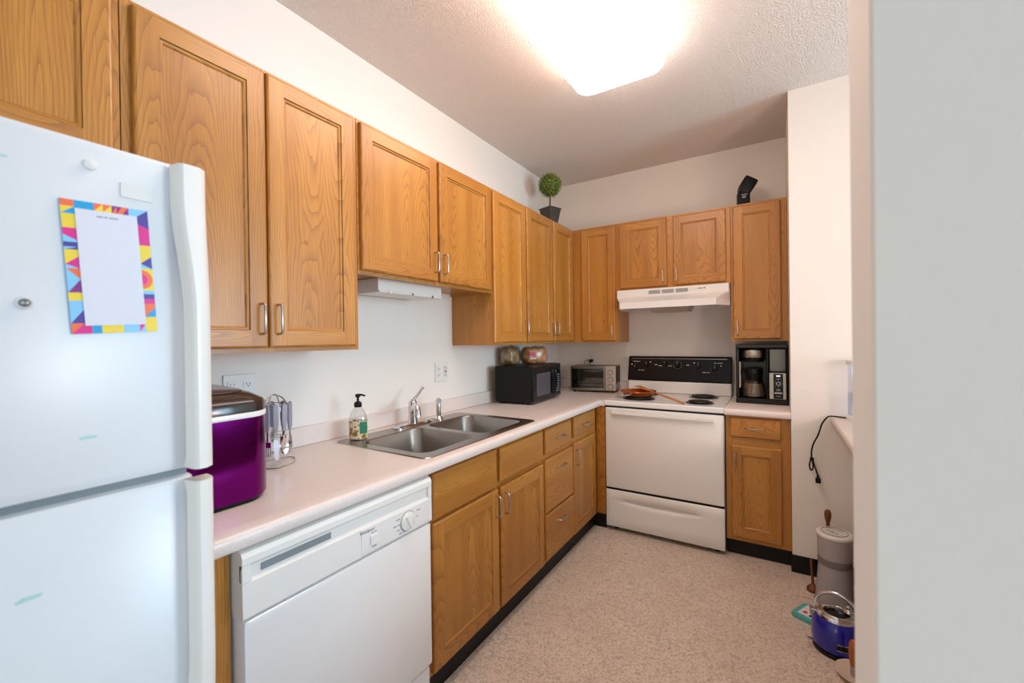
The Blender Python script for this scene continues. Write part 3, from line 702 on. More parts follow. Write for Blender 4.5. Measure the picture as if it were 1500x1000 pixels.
# ------------------------------------------------------------------ stove
RX, RW = 0.6925, 0.760
st = thing('electric_stove', 'white freestanding electric stove with black control panel on the back wall', 'stove', (RX, -0.005, 0))
obj('body', MB().box(0.002, RW-0.002, -0.625, -0.03, 0.045, 0.874), 'white', st, bevel=0.003)
m = MB(); fy = -0.664
prof = [(-0.03, 0.880), (fy+0.006, 0.880), (fy, 0.886), (fy, 0.908), (fy+0.008, 0.9165), (-0.075, 0.9165), (-0.03, 0.9165)]
m.loft([[(0, a, b) for a, b in prof], [(RW, a, b) for a, b in prof]])
cook = obj('cooktop', m, 'white', st, sharp=30)
m = MB().box(0.001, RW-0.001, -0.100, -0.03, 0.917, 1.012); obj('back_riser', m, 'white', st, bevel=0.010, seg=3)
prof = [(-0.028, 1.012), (-0.102, 1.012), (-0.105, 1.020), (-0.070, 1.196), (-0.060, 1.205), (-0.028, 1.205)]
m = MB(); rings = []
for x, i in ((0, 0.006), (0.006, 0), (RW-0.006, 0), (RW, 0.006)): rings.append([(x, a+(i if a < -0.05 else 0), b-(i if b > 1.1 else 0)) for a, b in prof])
m.loft(rings); bg = obj('control_panel', m, 'black', st, sharp=30)
tl = math.atan2(0.035, 0.176)
def onp(x, z, e=0.001): return Vector((x, -0.105+(z-1.020)*0.035/0.176-e, z))
for x, z, big in ((0.060, 1.112, 0), (0.150, 1.138, 0), (0.290, 1.144, 0), (0.385, 1.140, 1), (0.535, 1.134, 0), (0.650, 1.117, 0)):
    T = Matrix.Translation(onp(x, z, 0)) @ Matrix.Rotation(R(90)-tl, 4, 'X')
    k = obj('knob', MB().lathe([(0.021, 0), (0.020, 0.007), (0.017, 0.010)], n=28).box(-0.0045, 0.0045, -0.018, 0.018, 0.008, 0.023).xf(T), 'black', bg, sharp=40)
    obj('knob_mark', MB().box(-0.001, 0.001, 0.004, 0.017, 0.0225, 0.0238).xf(T), 'inkw', k)
    m = MB(); N = 12 if big else 8
    for j in range(N):
        a = 2*PI*j/N; rr_ = 0.030
        m.xf(Matrix.Identity(4)); s0 = len(m.v); m.box(-0.0022, 0.0022, -0.0009, 0.0009, 0, 0.0007)
        m.xf(T @ Matrix.Translation((rr_*math.cos(a), rr_*math.sin(a), 0.0002)) @ Matrix.Rotation(0 if not big else 0, 4, 'Z'), s0)
    obj('dial_marks', m, 'ink' if not big else 'inkw', bg)
rt = (90-math.degrees(tl), 0, 0)
text('Whirlpool', 0.014, onp(0.066, 1.164), bg, 'inkw', rt, shear=0.3)
for x, z, w_ in ((0.672, 1.158, (4, 8)), (0.108, 1.094, (4, 5)), (0.222, 1.140, (5,)), (0.255, 1.132, (6,)), (0.330, 1.132, (6,)), (0.460, 1.140, (5,)), (0.590, 1.088, (5, 5))):
    dashes(0, 0, 0, bg, w_, 0.0046, 0.005, 'inkw', T=Matrix.Translation(onp(x, z)) @ Matrix.Rotation(-tl, 4, 'X'))
for x, z in ((0.030, 1.140), (0.178, 1.160), (0.505, 1.158), (0.690, 1.138)):
    obj('indicator_mark', MB().lathe([(0.0045, 0), (0.0045, 0.0006)], n=12).xf(Matrix.Translation(onp(x, z, 0)) @ Matrix.Rotation(R(90)-tl, 4, 'X')), 'inkw', bg)
m = MB().box(0.03, RW-0.03, 0, 0.0012, 0, 0.0025); m.xf(Matrix.Translation(onp(0, 1.186, 0.001))); obj('trim_line', m, 'nickel', bg)
def coil(cx, cy, r0, name='burner'):
    b = obj(name, MB().lathe([(r0+0.014, 0.9168), (r0+0.012, 0.9195), (r0+0.004, 0.9185), (r0*0.6, 0.9175), (0.0, 0.9172)], (cx, cy), 40, cap0=False, cap1=False), 'drip', st)
    P = []; turns = 4 if r0 < 0.09 else 5; N = turns*28
    for i in range(N+1):
        a = 2*PI*turns*i/N; r = 0.018+(r0-0.018)*i/N; P.append((cx+r*math.cos(a), cy+r*math.sin(a), 0.9260))
    obj('coil', MB().tube(P, 0.0042, 6), 'coil', b); return b
coil(0.190, -0.475, 0.098); coil(0.185, -0.200, 0.070); coil(0.585, -0.200, 0.086); coil(0.600, -0.500, 0.074)
m = MB(); rings = [[(p[0], y, p[2]) for p in rrz(0.003+i, RW-0.003-i, 0.304+i, 0.868-i, 0.008, y, 3)] for y, i in ((-0.626, 0), (fy+0.010, 0), (fy+0.003, 0.002), (fy, 0.010))]
obj('gap_shadow', MB().box(0.004, RW-0.004, -0.652, -0.624, 0.286, 0.306), 'rubber', st); obj('gap_shadow', MB().box(0.004, RW-0.004, -0.652, -0.624, 0.866, 0.879), 'rubber', st)  # black strips standing for the shade in the door and drawer gaps
obj('under_shade', MB().box(0.01, RW-0.01, -0.60, -0.58, 0.006, 0.046), 'rubber', st)  # dark sheet standing for the shade under the stove
dr = obj('oven_door', m.loft(rings), 'white', st, sharp=30)
m = MB().box(0.055, 0.705, fy-0.026, fy-0.014, 0.826, 0.846); hd = obj('handle', m, 'white', dr, bevel=0.003, seg=2)
m = MB().box(0.060, 0.085, fy-0.016, fy+0.002, 0.826, 0.843).box(0.675, 0.700, fy-0.016, fy+0.002, 0.826, 0.843); obj('handle_post', m, 'white', hd)
# storage drawer with scooped pull
m = MB(); x0, x1, z0, z1 = 0.003, RW-0.003, 0.030, 0.290; y = fy
m.box(x0, x1, -0.60, y+0.018, z0, z1)
N = 40; rows = []
for zi in (z0, z0+0.006, 0.10, 0.155, 0.175, 0.190, 0.196, 0.202, 0.212, 0.220, 0.232, z1-0.006, z1):
    row = []
    for i in range(N+1):
        u = i/N; x = x0+(x1-x0)*u
        t_ = max(0.0, 1-abs((u-0.47)/0.40)**4); 
        sc = 0.0
        top, bot = 0.226, 0.226-0.034*t_
        if t_ > 0 and bot < zi < 0.229: sc = 0.020*t_*min(1, (zi-bot)/0.020)
        if zi > 0.226: sc = 0
        e = 0.006 if (zi in (z0, z1) or i in (0, N)) else 0
        row.append((x, y+sc+e, zi))
    rows.append(row)
m.loft(rows, closed=False)
obj('storage_drawer', m, 'white', st, sharp=60)
for x, yy in ((0.06, -0.60), (RW-0.05, -0.60), (0.06, -0.08), (RW-0.05, -0.08)): obj('foot', MB().cyl((x, yy, 0.0005), (x, yy, 0.046), 0.016, 16), 'blackm', st)

# pan + spatula on the stove
pn = thing('frying_pan', 'small copper-coloured frying pan on the left front burner', 'frying pan', (RX+0.182, -0.462, 0.9312), 0)
prof = [(0.0, 0.003), (0.078, 0.003), (0.098, 0.012), (0.118, 0.036), (0.124, 0.041), (0.126, 0.038), (0.121, 0.034), (0.102, 0.008), (0.082, -0.0005), (0.0, -0.0005)]
obj('bowl', MB().lathe(prof, n=48, cap0=False, cap1=False), 'copper', pn, sharp=60)
a = R(205)
hv = Vector((math.cos(a), math.sin(a), 0)); hl = Vector((-hv.y, hv.x, 0))
def bar(path, w_, t_):
    m = MB(); rings = []
    for p, ww in path:
        p = Vector(p); rings.append([p+hl*ww+Vector((0, 0, t_)), p-hl*ww+Vector((0, 0, t_)), p-hl*ww-Vector((0, 0, t_)), p+hl*ww-Vector((0, 0, t_))])
    return m.loft(rings)
obj('handle', bar([(hv*0.116+Vector((0, 0, 0.034)), 0.014), (hv*0.130+Vector((0, 0, 0.039)), 0.013), (hv*0.142+Vector((0, 0, 0.042)), 0.011)], 0, 0.006), 'copper', pn, bevel=0.004)
a2 = R(250); q = Vector((math.cos(a2), math.sin(a2), 0))
m = MB().tube([q*0.104+Vector((-0.012, 0, 0.016)), q*0.128+Vector((-0.020, 0, 0.016)), q*0.140+Vector((-0.002, 0, 0.018)), q*0.126+Vector((0.014, 0, 0.020)), q*0.106+Vector((0.012, 0, 0.022))], 0.004, 8)
obj('helper_loop', m, 'chrome', pn, label='small steel loop')

sp_ = thing('wooden_spatula', 'wooden spatula lying across the copper frying pan', 'spatula', (0, 0, 0))
A = Vector((1.222, -0.640, 0.9240)); B = Vector((0.895, -0.385, 0.9800)); C = Vector((0.835, -0.335, 0.994))
sp_.location = A
dr_ = (B-A).normalized(); wv = Vector((0, 0, 1)).cross(dr_).normalized(); nv = dr_.cross(wv)
def sec(p, w_, t_): p = p-A; return [p+wv*w_*math.cos(2*PI*j/14)+nv*t_*math.sin(2*PI*j/14) for j in range(14)]
obj('handle', MB().loft([sec(A, 0.0085, 0.0060), sec(A+dr_*0.006, 0.0105, 0.0075), sec(A+(B-A)*0.5, 0.0085, 0.0060), sec(A+(B-A)*0.86, 0.0085, 0.0055)]), 'beech', sp_)
E_ = B+(B-A).normalized()*0.085
obj('blade', MB().loft([sec(A+(B-A)*0.84, 0.0085, 0.0055), sec(A+(B-A)*0.95, 0.020, 0.0045), sec(B+dr_*0.02, 0.030, 0.0038), sec(B+dr_*0.075, 0.034, 0.0030), sec(E_, 0.033, 0.0018)]), 'beech', sp_)

# ------------------------------------------------------------------ range hood
hd = thing('range_hood', 'white under-cabinet range hood above the stove', 'range hood', (0.6805, -0.002, 1.556))
HW = 0.784
L0 = lambda f, xl, xr, z: [(0.0, -0.002, z), (0.0, -0.305, z), (xl, f, z), (xr, f, z), (HW, -0.305, z), (HW, -0.002, z)]
rings = [L0(-0.335, 0.006, HW-0.006, 0.165), L0(-0.338, 0.006, HW-0.006, 0.108), L0(-0.452, 0.060, HW-0.070, 0.060), L0(-0.455, 0.062, HW-0.072, 0.014)]
inn = [L0(-0.440, 0.074, HW-0.084, 0.014), L0(-0.430, 0.08, HW-0.09, 0.050)]
inn = [[(min(max(p[0], 0.012), HW-0.012), min(p[1], -0.014), p[2]) for p in r] for r in inn]
obj('shell', MB().loft(rings+inn), 'white', hd, sharp=25)
for i in range(3):
    x = 0.245+i*0.096
    m = MB()
    for k in range(5): m.box(x, x+0.082, -0.3395, -0.3365, 0.124+k*0.0056, 0.1265+k*0.0056)
    obj('vent_grille', m, 'gray_gap', hd)
m = MB().box(0.535, 0.640, -0.3400, -0.3365, 0.138, 0.148); sw = obj('switch_panel', m, 'white_pl', hd)
m = MB().box(0.590, 0.610, -0.3425, -0.3398, 0.140, 0.146).box(0.620, 0.634, -0.3425, -0.3398, 0.140, 0.146); obj('switch', m, 'gray_gap', sw)
m = MB().loft([[(0.23, -0.36, 0.048), (0.54, -0.36, 0.048), (0.54, -0.12, 0.048), (0.23, -0.12, 0.048)], [(0.26, -0.335, -0.010), (0.51, -0.335, -0.010), (0.51, -0.14, -0.010), (0.26, -0.14, -0.010)]])
obj('filter', m, 'steel', hd)

# ------------------------------------------------------------------ under-cabinet light and ceiling light
uc = thing('under_cabinet_light', 'slim white light fixture mounted under the cabinet above the sink', 'light fixture', (0.02, -2.272, 1.577), 90)
obj('housing', MB().box(0, 0.420, -0.205, -0.03, 0.006, 0.062), 'white_pl', uc, bevel=0.002)
obj('lens', MB().box(0.004, 0.416, -0.209, -0.05, -0.002, 0.006), 'ucl', uc, bevel=0.002)
for x in (0.06, 0.20, 0.34): obj('lens_clip', MB().box(x, x+0.012, -0.212, -0.200, -0.005, 0.008), 'chrome', uc)
cl = thing('ceiling_light', 'rectangular wraparound ceiling light glowing white with rounded corners', 'ceiling light', (1.069, -2.06, 2.638))
obj('housing', MB().box(-0.17, 0.17, -0.60, 0.60, 0.085, 0.1155), 'white', cl)
rings = [rr(-0.223+i, 0.223-i, -0.650+i, 0.650-i, 0.070, z, 8) for i, z in ((0.03, 0.105), (0.006, 0.09), (0.0, 0.06), (0.003, 0.015), (0.010, 0.004), (0.022, 0.0))]
obj('diffuser', MB().loft(rings), 'lamp', cl, sharp=60)

# ------------------------------------------------------------------ outlets
def plate(parent, w_, h_): return obj('plate', MB().box(-w_/2, w_/2, -0.006, 0, 0, h_), 'white_pl', parent, bevel=0.0025)
def duplex(parent, cx, h_):
    for z in (h_/2-0.020, h_/2+0.020):
        o = obj('socket', MB().loft([rrz(cx-0.016, cx+0.016, z-0.013, z+0.013, 0.007, -0.006), rrz(cx-0.016, cx+0.016, z-0.013, z+0.013, 0.007, -0.0085)]), 'white', parent)
        obj('slots', MB().box(cx-0.007, cx-0.005, -0.0090, -0.0080, z-0.004, z+0.006).box(cx+0.005, cx+0.007, -0.0090, -0.0080, z-0.004, z+0.006).box(cx-0.002, cx+0.002, -0.009, -0.008, z-0.010, z-0.006), 'blackm', o)
ol = thing('wall_outlet', 'double-gang white outlet plate with a red button on the wall right of the faucet', 'outlet', (0.0008, -1.609, 1.108), 90)
plate(ol, 0.114, 0.116)
m = MB().box(-0.046, -0.012, -0.0095, -0.006, 0.022, 0.094); g = obj('switch_insert', m, 'white', ol)
obj('slots', MB().box(-0.036, -0.033, -0.0102, -0.0095, 0.070, 0.080).box(-0.026, -0.023, -0.0102, -0.0095, 0.070, 0.080).box(-0.036, -0.033, -0.0102, -0.0095, 0.034, 0.044).box(-0.026, -0.023, -0.0102, -0.0095, 0.034, 0.044), 'gray_gap', g)
m = MB().box(0.012, 0.046, -0.0095, -0.006, 0.022, 0.094); g = obj('socket_insert', m, 'white', ol)
obj('slots', MB().box(0.022, 0.025, -0.0102, -0.0095, 0.074, 0.084).box(0.033, 0.036, -0.0102, -0.0095, 0.074, 0.084).box(0.022, 0.025, -0.0102, -0.0095, 0.032, 0.042).box(0.033, 0.036, -0.0102, -0.0095, 0.032, 0.042), 'blackm', g)
obj('test_button', MB().box(0.022, 0.036, -0.0110, -0.0095, 0.060, 0.066), 'red', g); obj('reset_button', MB().box(0.022, 0.036, -0.0110, -0.0095, 0.051, 0.057), 'blackm', g)
ol = thing('wall_outlet', 'white outlet plate half hidden behind the purple ice maker', 'outlet', (0.0008, -2.746, 1.120), 90)
plate(ol, 0.114, 0.116); duplex(ol, 0.028, 0.116); duplex(ol, -0.028, 0.116)
ol = thing('wall_outlet', 'white outlet with a black plug on the back wall above the toaster oven', 'outlet', (0.342, -0.0008, 1.118), 0)
plate(ol, 0.072, 0.116); duplex(ol, 0, 0.116)

# ------------------------------------------------------------------ microwave and bread
MWW, MWD, MWH = 0.515, 0.290, 0.243
mw = thing('microwave_oven', 'black countertop microwave in the left back corner with bread bags on top', 'microwave', (0.363, -1.112, CT+0.0005), 95)
obj('casing', MB().box(0, MWW, 0.022, MWD, 0.014, 0.014+MWH), 'blackm', mw, bevel=0.005)
m = MB()
for k in range(6): m.box(-0.0006, 0.002, 0.07+k*0.036, 0.094+k*0.036, 0.050, 0.056).box(-0.0006, 0.002, 0.07+k*0.036, 0.094+k*0.036, 0.062, 0.068).box(-0.0006, 0.002, 0.07+k*0.036, 0.094+k*0.036, 0.074, 0.080)
obj('side_vents', m, 'rubber', mw)
mdo = obj('door', MB().box(0.002, 0.392, 0, 0.021, 0.016, 0.012+MWH), 'black', mw, bevel=0.005)
obj('window', MB().box(0.055, 0.300, -0.0012, 0.002, 0.052, 0.205), 'mesh', mdo, bevel=0.0005)
prof = []
m = MB(); rings = []
for t_ in range(13):
    u = t_/12; z = 0.040+0.178*u; b_ = math.sin(PI*u); rings.append([(0.333, -0.001, z), (0.337, -0.012-0.016*b_, z), (0.352, -0.018-0.018*b_, z), (0.366, -0.012-0.016*b_, z), (0.370, -0.001, z)])
obj('handle', m.loft(rings), 'black', mdo)
m = MB().loft([[(0.345, -0.0260, 0.196), (0.360, -0.0260, 0.196)], [(0.348, -0.0215, 0.215), (0.357, -0.0215, 0.215)]], closed=False); obj('handle_cap', m, 'chrome', mdo, label='silver triangle on the handle top')
cpn = obj('control_panel', MB().box(0.394, MWW-0.002, 0, 0.021, 0.016, 0.012+MWH), 'black', mw, bevel=0.004)
m = MB()
for r_ in range(8):
    for c_ in range(3): m.box(0.415+c_*0.026, 0.433+c_*0.026, -0.0012, 0.001, 0.050+r_*0.017, 0.058+r_*0.017)
obj('keypad', m, 'led', cpn)
obj('display', MB().box(0.413, 0.492, -0.0010, 0.001, 0.200, 0.226), 'glassblk', cpn)
for x, y in ((0.03, 0.05), (MWW-0.03, 0.05), (0.03, MWD-0.03), (MWW-0.03, MWD-0.03)): obj('foot', MB().cyl((x, y, 0), (x, y, 0.015), 0.012, 12), 'rubber', mw)
MZ = CT+0.0005+0.014+MWH+0.0008
def loaf(label, mat, loc, rz, L, Wd, H, seed):
    t = thing('bread_loaf', label, 'bread', loc, rz); rn = random.Random(seed)
    rings = []; N = 22; K = 14
    for i in range(K+1):
        u = i/K; e = max(0.0, 1-abs(2*u-1)**6)**0.28 if 0 < u < 1 else 0.15
        ring = []
        for j in range(N):
            a = 2*PI*j/N; cx, sz = math.cos(a), math.sin(a)
            bx = abs(cx)**0.65*math.copysign(1, cx)*Wd/2*e; bz = (abs(sz)**0.7*math.copysign(1, sz))*H/2*e*(1.06 if sz > 0 else 1)
            k = 1+0.03*math.sin(5*u*PI+j)+rn.uniform(-0.02, 0.02)
            ring.append((L*(u-0.5), bx*k, max(H/2+bz*k, 0.0005)))
        rings.append(ring)
    obj('loaf', MB().loft(rings), mat, t, sharp=80)
    rb = [[(p[0]*1.05, p[1]*1.07, max(0.0003, (p[2]-H/2)*1.10+H/2+0.004)) for p in r] for r in rings]
    b = MB().loft(rb)
    b.loft([[(L*0.5+0.0+0.02*k, (0.030-0.012*k+0.012*(k == 3))*math.cos(2*PI*j/10), H*0.55+(0.026-0.011*k+0.014*(k == 3))*math.sin(2*PI*j/10)) for j in range(10)] for k in range(4)])
    obj('bag', b, 'bag', t, sharp=80)
    return t, L, Wd, H
t1, *_ = loaf('brown wheat loaf in a clear bag with red print, front one on the microwave', 'bread', (0.220, -0.840, MZ), 62, 0.185, 0.115, 0.122, 3)
m = MB()
for (x, z, w_, h_) in ((-0.080, 0.062, 0.052, 0.030),): m.box(x, x+w_, -0.0645, -0.0585, z, z+h_)
obj('red_print', m, 'red', t1)
dashes(-0.050, 0.045, -0.0652, t1, (6,), 0.009, 0.012, 'inkw')
m = MB().box(-0.02, 0.05, -0.022, 0.02, 0.1205, 0.1225); obj('white_print', m, 'paper', t1)
loaf('seeded loaf in a clear bag behind the wheat loaf on the microwave', 'bread2', (0.098, -0.965, MZ), 88, 0.15, 0.100, 0.122, 9)

# ------------------------------------------------------------------ toaster oven
TW, TD, TH = 0.372, 0.225, 0.196
to = thing('toaster_oven', 'stainless toaster oven with glass door and three knobs, left of the stove', 'toaster oven', (0.272, -0.312, CT+0.0005), 10)
m = MB(); z0, z1 = 0.016, 0.016+TH
m.box(0, TW, TD-0.006, TD, z0, z1).box(0, 0.012, 0.010, TD, z0, z1).box(TW-0.012, TW, 0.010, TD, z0, z1).box(0.012, TW-0.012, 0.010, TD, z1-0.008, z1).box(0.012, TW-0.012, 0.010, TD, z0, z0+0.010)
m.box(TW-0.088, TW-0.082, 0.010, TD-0.006, z0+0.01, z1-0.008)
obj('casing', m, 'dsteel', to, bevel=0.004)
obj('side_shell', MB().box(TW, TW+0.004, 0.03, TD-0.002, z0+0.06, z1-0.004), 'blackm', to)
obj('interior', MB().box(0.013, TW-0.089, TD-0.010, TD-0.007, z0+0.011, z1-0.009), 'toast_in', to)
m = MB().box(0.002, 0.013, -0.004, 0.010, z0+0.002, z1-0.002).box(0.013, TW-0.095, -0.004, 0.010, z1-0.016, z1-0.002).box(0.013, TW-0.095, -0.004, 0.010, z0+0.002, z0+0.018).box(TW-0.095, TW-0.086, -0.004, 0.010, z0+0.002, z1-0.002)
td = obj('door', m, 'dsteel', to, bevel=0.002)
obj('door_glass', MB().box(0.013, TW-0.095, 0.001, 0.004, z0+0.018, z1-0.016), 'glass_dark', td)
m = MB().tube([(0.030, -0.006, z1-0.014), (0.030, -0.028, z1-0.014), (TW-0.110, -0.028, z1-0.014), (TW-0.110, -0.006, z1-0.014)], 0.0045, 10); obj('handle', m, 'dsteel', td)
m = MB()
for k in range(9): m.cyl((0.015+k*0.030, 0.02, 0.092), (0.015+k*0.030, TD-0.012, 0.092), 0.0016, 6)
m.cyl((0.013, 0.022, 0.092), (TW-0.090, 0.022, 0.092), 0.0022, 8).cyl((0.013, TD-0.012, 0.092), (TW-0.090, TD-0.012, 0.092), 0.0022, 8)
obj('rack', m, 'chrome', to)
m = MB().box(0.02, TW-0.11, 0.03, TD-0.02, 0.050, 0.053).box(0.02, TW-0.11, 0.028, 0.031, 0.050, 0.062); obj('tray', m, 'steel', to)
pnl = obj('control_panel', MB().box(TW-0.084, TW, -0.004, 0.010, z0+0.002, z1-0.002), plain('rosy_steel', (0.44, 0.36, 0.32, 1), 0.32, 0.9), to, bevel=0.003)
for z in (0.050, 0.108, 0.164):
    T = Matrix.Translation((TW-0.042, -0.004, z)) @ rot
    k = obj('knob', MB().lathe([(0.020, 0), (0.0195, 0.012), (0.017, 0.015)], n=28).box(-0.003, 0.003, -0.017, 0.017, 0.013, 0.020).xf(T), 'steel', pnl, sharp=40)
    obj('knob_ring', MB().lathe([(0.0225, 0), (0.0235, 0.0008), (0.0225, 0.0015)], n=30, cap0=False, cap1=False).xf(T), 'blackm', k)
obj('indicator', MB().box(TW-0.016, TW-0.010, -0.0052, -0.0035, z1-0.016, z1-0.011), 'red', pnl)
for x, y in ((0.03, 0.025), (TW-0.03, 0.025), (0.03, TD-0.03), (TW-0.03, TD-0.03)): obj('foot', MB().cyl((x, y, 0), (x, y, 0.018), 0.010, 12), 'blackm', to)
pc = thing('power_cord', 'black plug with grey cord in the outlet above the toaster oven', 'cord', (0.342, -0.010, 1.150))
obj('plug', MB().box(-0.014, 0.018, -0.026, -0.0005, -0.002, 0.022).box(-0.008, 0.008, -0.040, -0.018, -0.006, 0.012), 'blackm', pc, bevel=0.003)
P = [(0, -0.032, 0.0), (-0.004, -0.038, -0.03), (-0.006, -0.032, -0.07), (0.0, -0.030, -0.12), (0.01, -0.032, -0.16)]
obj('cable', MB().tube(P, 0.0035, 8), 'blackm', pc)
P = [(-0.014, -0.016, 0.008), (-0.045, -0.020, 0.012), (-0.062, -0.020, -0.02), (-0.060, -0.020, -0.08), (-0.085, -0.035, -0.15), (-0.12, -0.060, -0.200), (-0.18, -0.070, -0.220), (-0.19, -0.045, -0.231), (-0.16, -0.035, -0.231)]
def smooth(P, n=6):
    P = [Vector(p) for p in P]; out = []
    for i in range(len(P)-1):
        a, b, c, d = P[max(i-1, 0)], P[i], P[i+1], P[min(i+2, len(P)-1)]
        for k in range(n):
            t = k/n; out.append(0.5*((2*b)+(c-a)*t+(2*a-5*b+4*c-d)*t*t+(3*b-a-3*c+d)*t*t*t))
    return out+[P[-1]]
obj('grey_cable', MB().tube(smooth(P), 0.003, 8), plain('grey_cable', srgb(150, 140, 130), 0.5), pc)

# ------------------------------------------------------------------ coffee maker
cm = thing('coffee_maker', 'black and steel coffee maker with water tank on the right countertop', 'coffee maker', (1.499, -0.385, CT+0.0005))
CW, CD_, CH = 0.294, 0.26, 0.388
m = MB().box(0, CW, 0, CD_, 0, 0.034).box(0, CW, 0.0, CD_, CH-0.026, CH).box(0, 0.020, 0.01, CD_, 0.034, CH-0.026).box(CW-0.010, CW, 0.01, CD_, 0.034, CH-0.026).box(0.175, 0.187, 0.01, CD_, 0.034, CH-0.026)
m.box(0.020, 0.175, 0.20, CD_, 0.034, CH-0.026)
obj('housing', m, 'black', cm, bevel=0.006)
m = MB().lathe([(0.060, 0.270), (0.068, 0.285), (0.070, 0.300), (0.070, 0.345), (0.066, 0.362)], (0.098, 0.085), 36); bk = obj('brew_basket', m, 'black', cm)
m = MB().lathe([(0.0605, 0.300), (0.0705, 0.300), (0.0715, 0.302), (0.0715, 0.346), (0.0705, 0.348)], (0.098, 0.080), 40, cap0=False, cap1=False); obj('steel_band', m, 'steel', bk)
obj('side_panel', MB().box(0.021, 0.026, 0.02, 0.19, 0.10, 0.27), 'cream', cm)
m = MB().box(0.190, CW-0.011, 0.012, 0.20, 0.210, CH-0.030); obj('water_tank', m, 'tank', cm, bevel=0.006)
m = MB().box(0.189, CW-0.011, -0.002, 0.20, 0.036, 0.205); fp = obj('front_panel', m, 'steel', cm, bevel=0.004)
cpn = obj('control_strip', MB().box(0.213, 0.265, -0.004, -0.001, 0.040, 0.200), 'glassblk', fp)
m = MB().lathe([(0.0115, 0), (0.0115, 0.004), (0.0085, 0.004), (0.0085, 0)], n=24, cap0=False, cap1=False).xf(Matrix.Translation((0.239, -0.004, 0.137)) @ rot); obj('dial_ring', m, 'chrome', cpn)
obj('display', MB().box(0.228, 0.250, -0.0048, -0.0035, 0.181, 0.190), 'display', cpn)
m = MB()
for k in range(8):
    a = 2*PI*k/8; m.box(0.2375+0.020*math.cos(a), 0.2405+0.020*math.cos(a), -0.0046, -0.0035, 0.1355+0.020*math.sin(a), 0.1385+0.020*math.sin(a))
for z in (0.100, 0.092, 0.056, 0.166): m.box(0.228, 0.250, -0.0046, -0.0035, z, z+0.002)
obj('icons', m, 'inkw', cpn)
obj('badge', MB().box(0.218, 0.260, -0.0048, -0.0035, 0.072, 0.082), 'steel', cpn)
obj('drip_plate', MB().lathe([(0.060, 0.034), (0.060, 0.037)], (0.098, 0.085), 32), 'blackm', cm)
cf = thing('coffee_carafe', 'glass coffee carafe with black lid standing inside the coffee maker', 'carafe', (1.499+0.100, -0.385+0.085, CT+0.0005+0.0375))
obj('glass', MB().lathe([(0.055, 0), (0.063, 0.004), (0.066, 0.025), (0.060, 0.065), (0.048, 0.105), (0.044, 0.122)], n=40), 'glass', cf)
obj('coffee', MB().lathe([(0.054, 0.002), (0.0625, 0.006), (0.0645, 0.025), (0.0585, 0.062), (0.050, 0.090)], n=36), plain('carafe_reflection', srgb(112, 92, 74), 0.25), cf)  # brown-grey fill imitates the reflections in the carafe glass
obj('lid', MB().lathe([(0.0475, 0.108), (0.049, 0.112), (0.050, 0.150), (0.054, 0.170), (0.048, 0.186), (0.01, 0.190)], n=36), 'black', cf)
m = MB(); P = smooth([(-0.045, -0.01, 0.165), (-0.070, -0.02, 0.170), (-0.084, -0.028, 0.150), (-0.092, -0.032, 0.10), (-0.094, -0.034, 0.068)], 5)
m.tube(P, 0.009, 12); hdl = obj('handle', m, 'black', cf)

# ------------------------------------------------------------------ ice maker
im = thing('ice_maker', 'metallic purple countertop ice maker with dark lid beside the refrigerator', 'ice maker', (0.328, -3.010, CT+0.0005), 90)
def im_ring(i, z, dz=None):     # local x (world y) +-0.135, local y (world -x)
    x1, x0 = 0.130-i, -0.130+i; y0_, y1_ = -0.172+i, 0.180-i; out = []
    pts = rr(x0, x1, y0_+0.02, y1_, 0.062, z, 8)
    for p in pts:
        bulge = 0.020*(1-(p[0]/0.13)**2) if p[1] < 0 else 0
        zz = z if dz is None else dz(p)
        out.append((p[0], p[1]-bulge, zz))
    return out
obj('base', MB().loft([im_ring(0.010, 0.0), im_ring(0.006, 0.012)]), 'black', im)
obj('body', MB().loft([im_ring(0.002, 0.012), im_ring(0.0, 0.016), im_ring(0.0, 0.234)]), 'purple', im, sharp=50)
obj('white_ring', MB().loft([im_ring(-0.0010, 0.2345), im_ring(-0.0015, 0.237), im_ring(-0.0015, 0.247), im_ring(-0.0005, 0.249)]), 'white', im)
lift = lambda b: (lambda p: b+0.010*max(0, min(1, (p[1]+0.10)/0.28)))
lid = obj('lid', MB().loft([im_ring(0.0, 0.2495), im_ring(0.0, 0.275, lift(0.272)), im_ring(0.004, 0.28, lift(0.280)), im_ring(0.030, 0.29, lift(0.296)), im_ring(0.050, 0.3, lift(0.303))]), 'brownblk', im, sharp=50)
obj('lid_window', MB().loft([im_ring(0.045, 0.30, lift(0.3030)), im_ring(0.05, 0.305, lift(0.3055))]), 'lidwin', lid)

# ------------------------------------------------------------------ cutlery rack and its cutlery
rk = thing('cutlery_rack', 'wire cutlery stand beside the purple ice maker', 'cutlery rack', (0.178, -2.712, CT+0.0005))
m = MB()
m.tube(smooth([(0.075, -0.03, 0.003), (0.045, 0.045, 0.003), (-0.02, 0.080, 0.003), (-0.055, 0.04, 0.003), (-0.05, -0.04, 0.003), (0.0, -0.06, 0.003), (0.05, -0.055, 0.003)], 6), 0.0026, 8, loop=True)
obj('base', m, 'chrome', rk)
m = MB().tube(smooth([(-0.048, 0.0, 0.004), (-0.048, 0.0, 0.12), (-0.046, 0.0, 0.200), (-0.020, 0.0, 0.245), (0.012, 0.0, 0.250), (0.034, 0.0, 0.215), (0.038, 0.0, 0.19)], 6), 0.0022, 8)
m.tube(smooth([(0.0, -0.05, 0.19), (0.0, -0.028, 0.235), (0.0, 0.0, 0.250), (0.0, 0.03, 0.235), (0.0, 0.052, 0.20)], 6), 0.0022, 8)
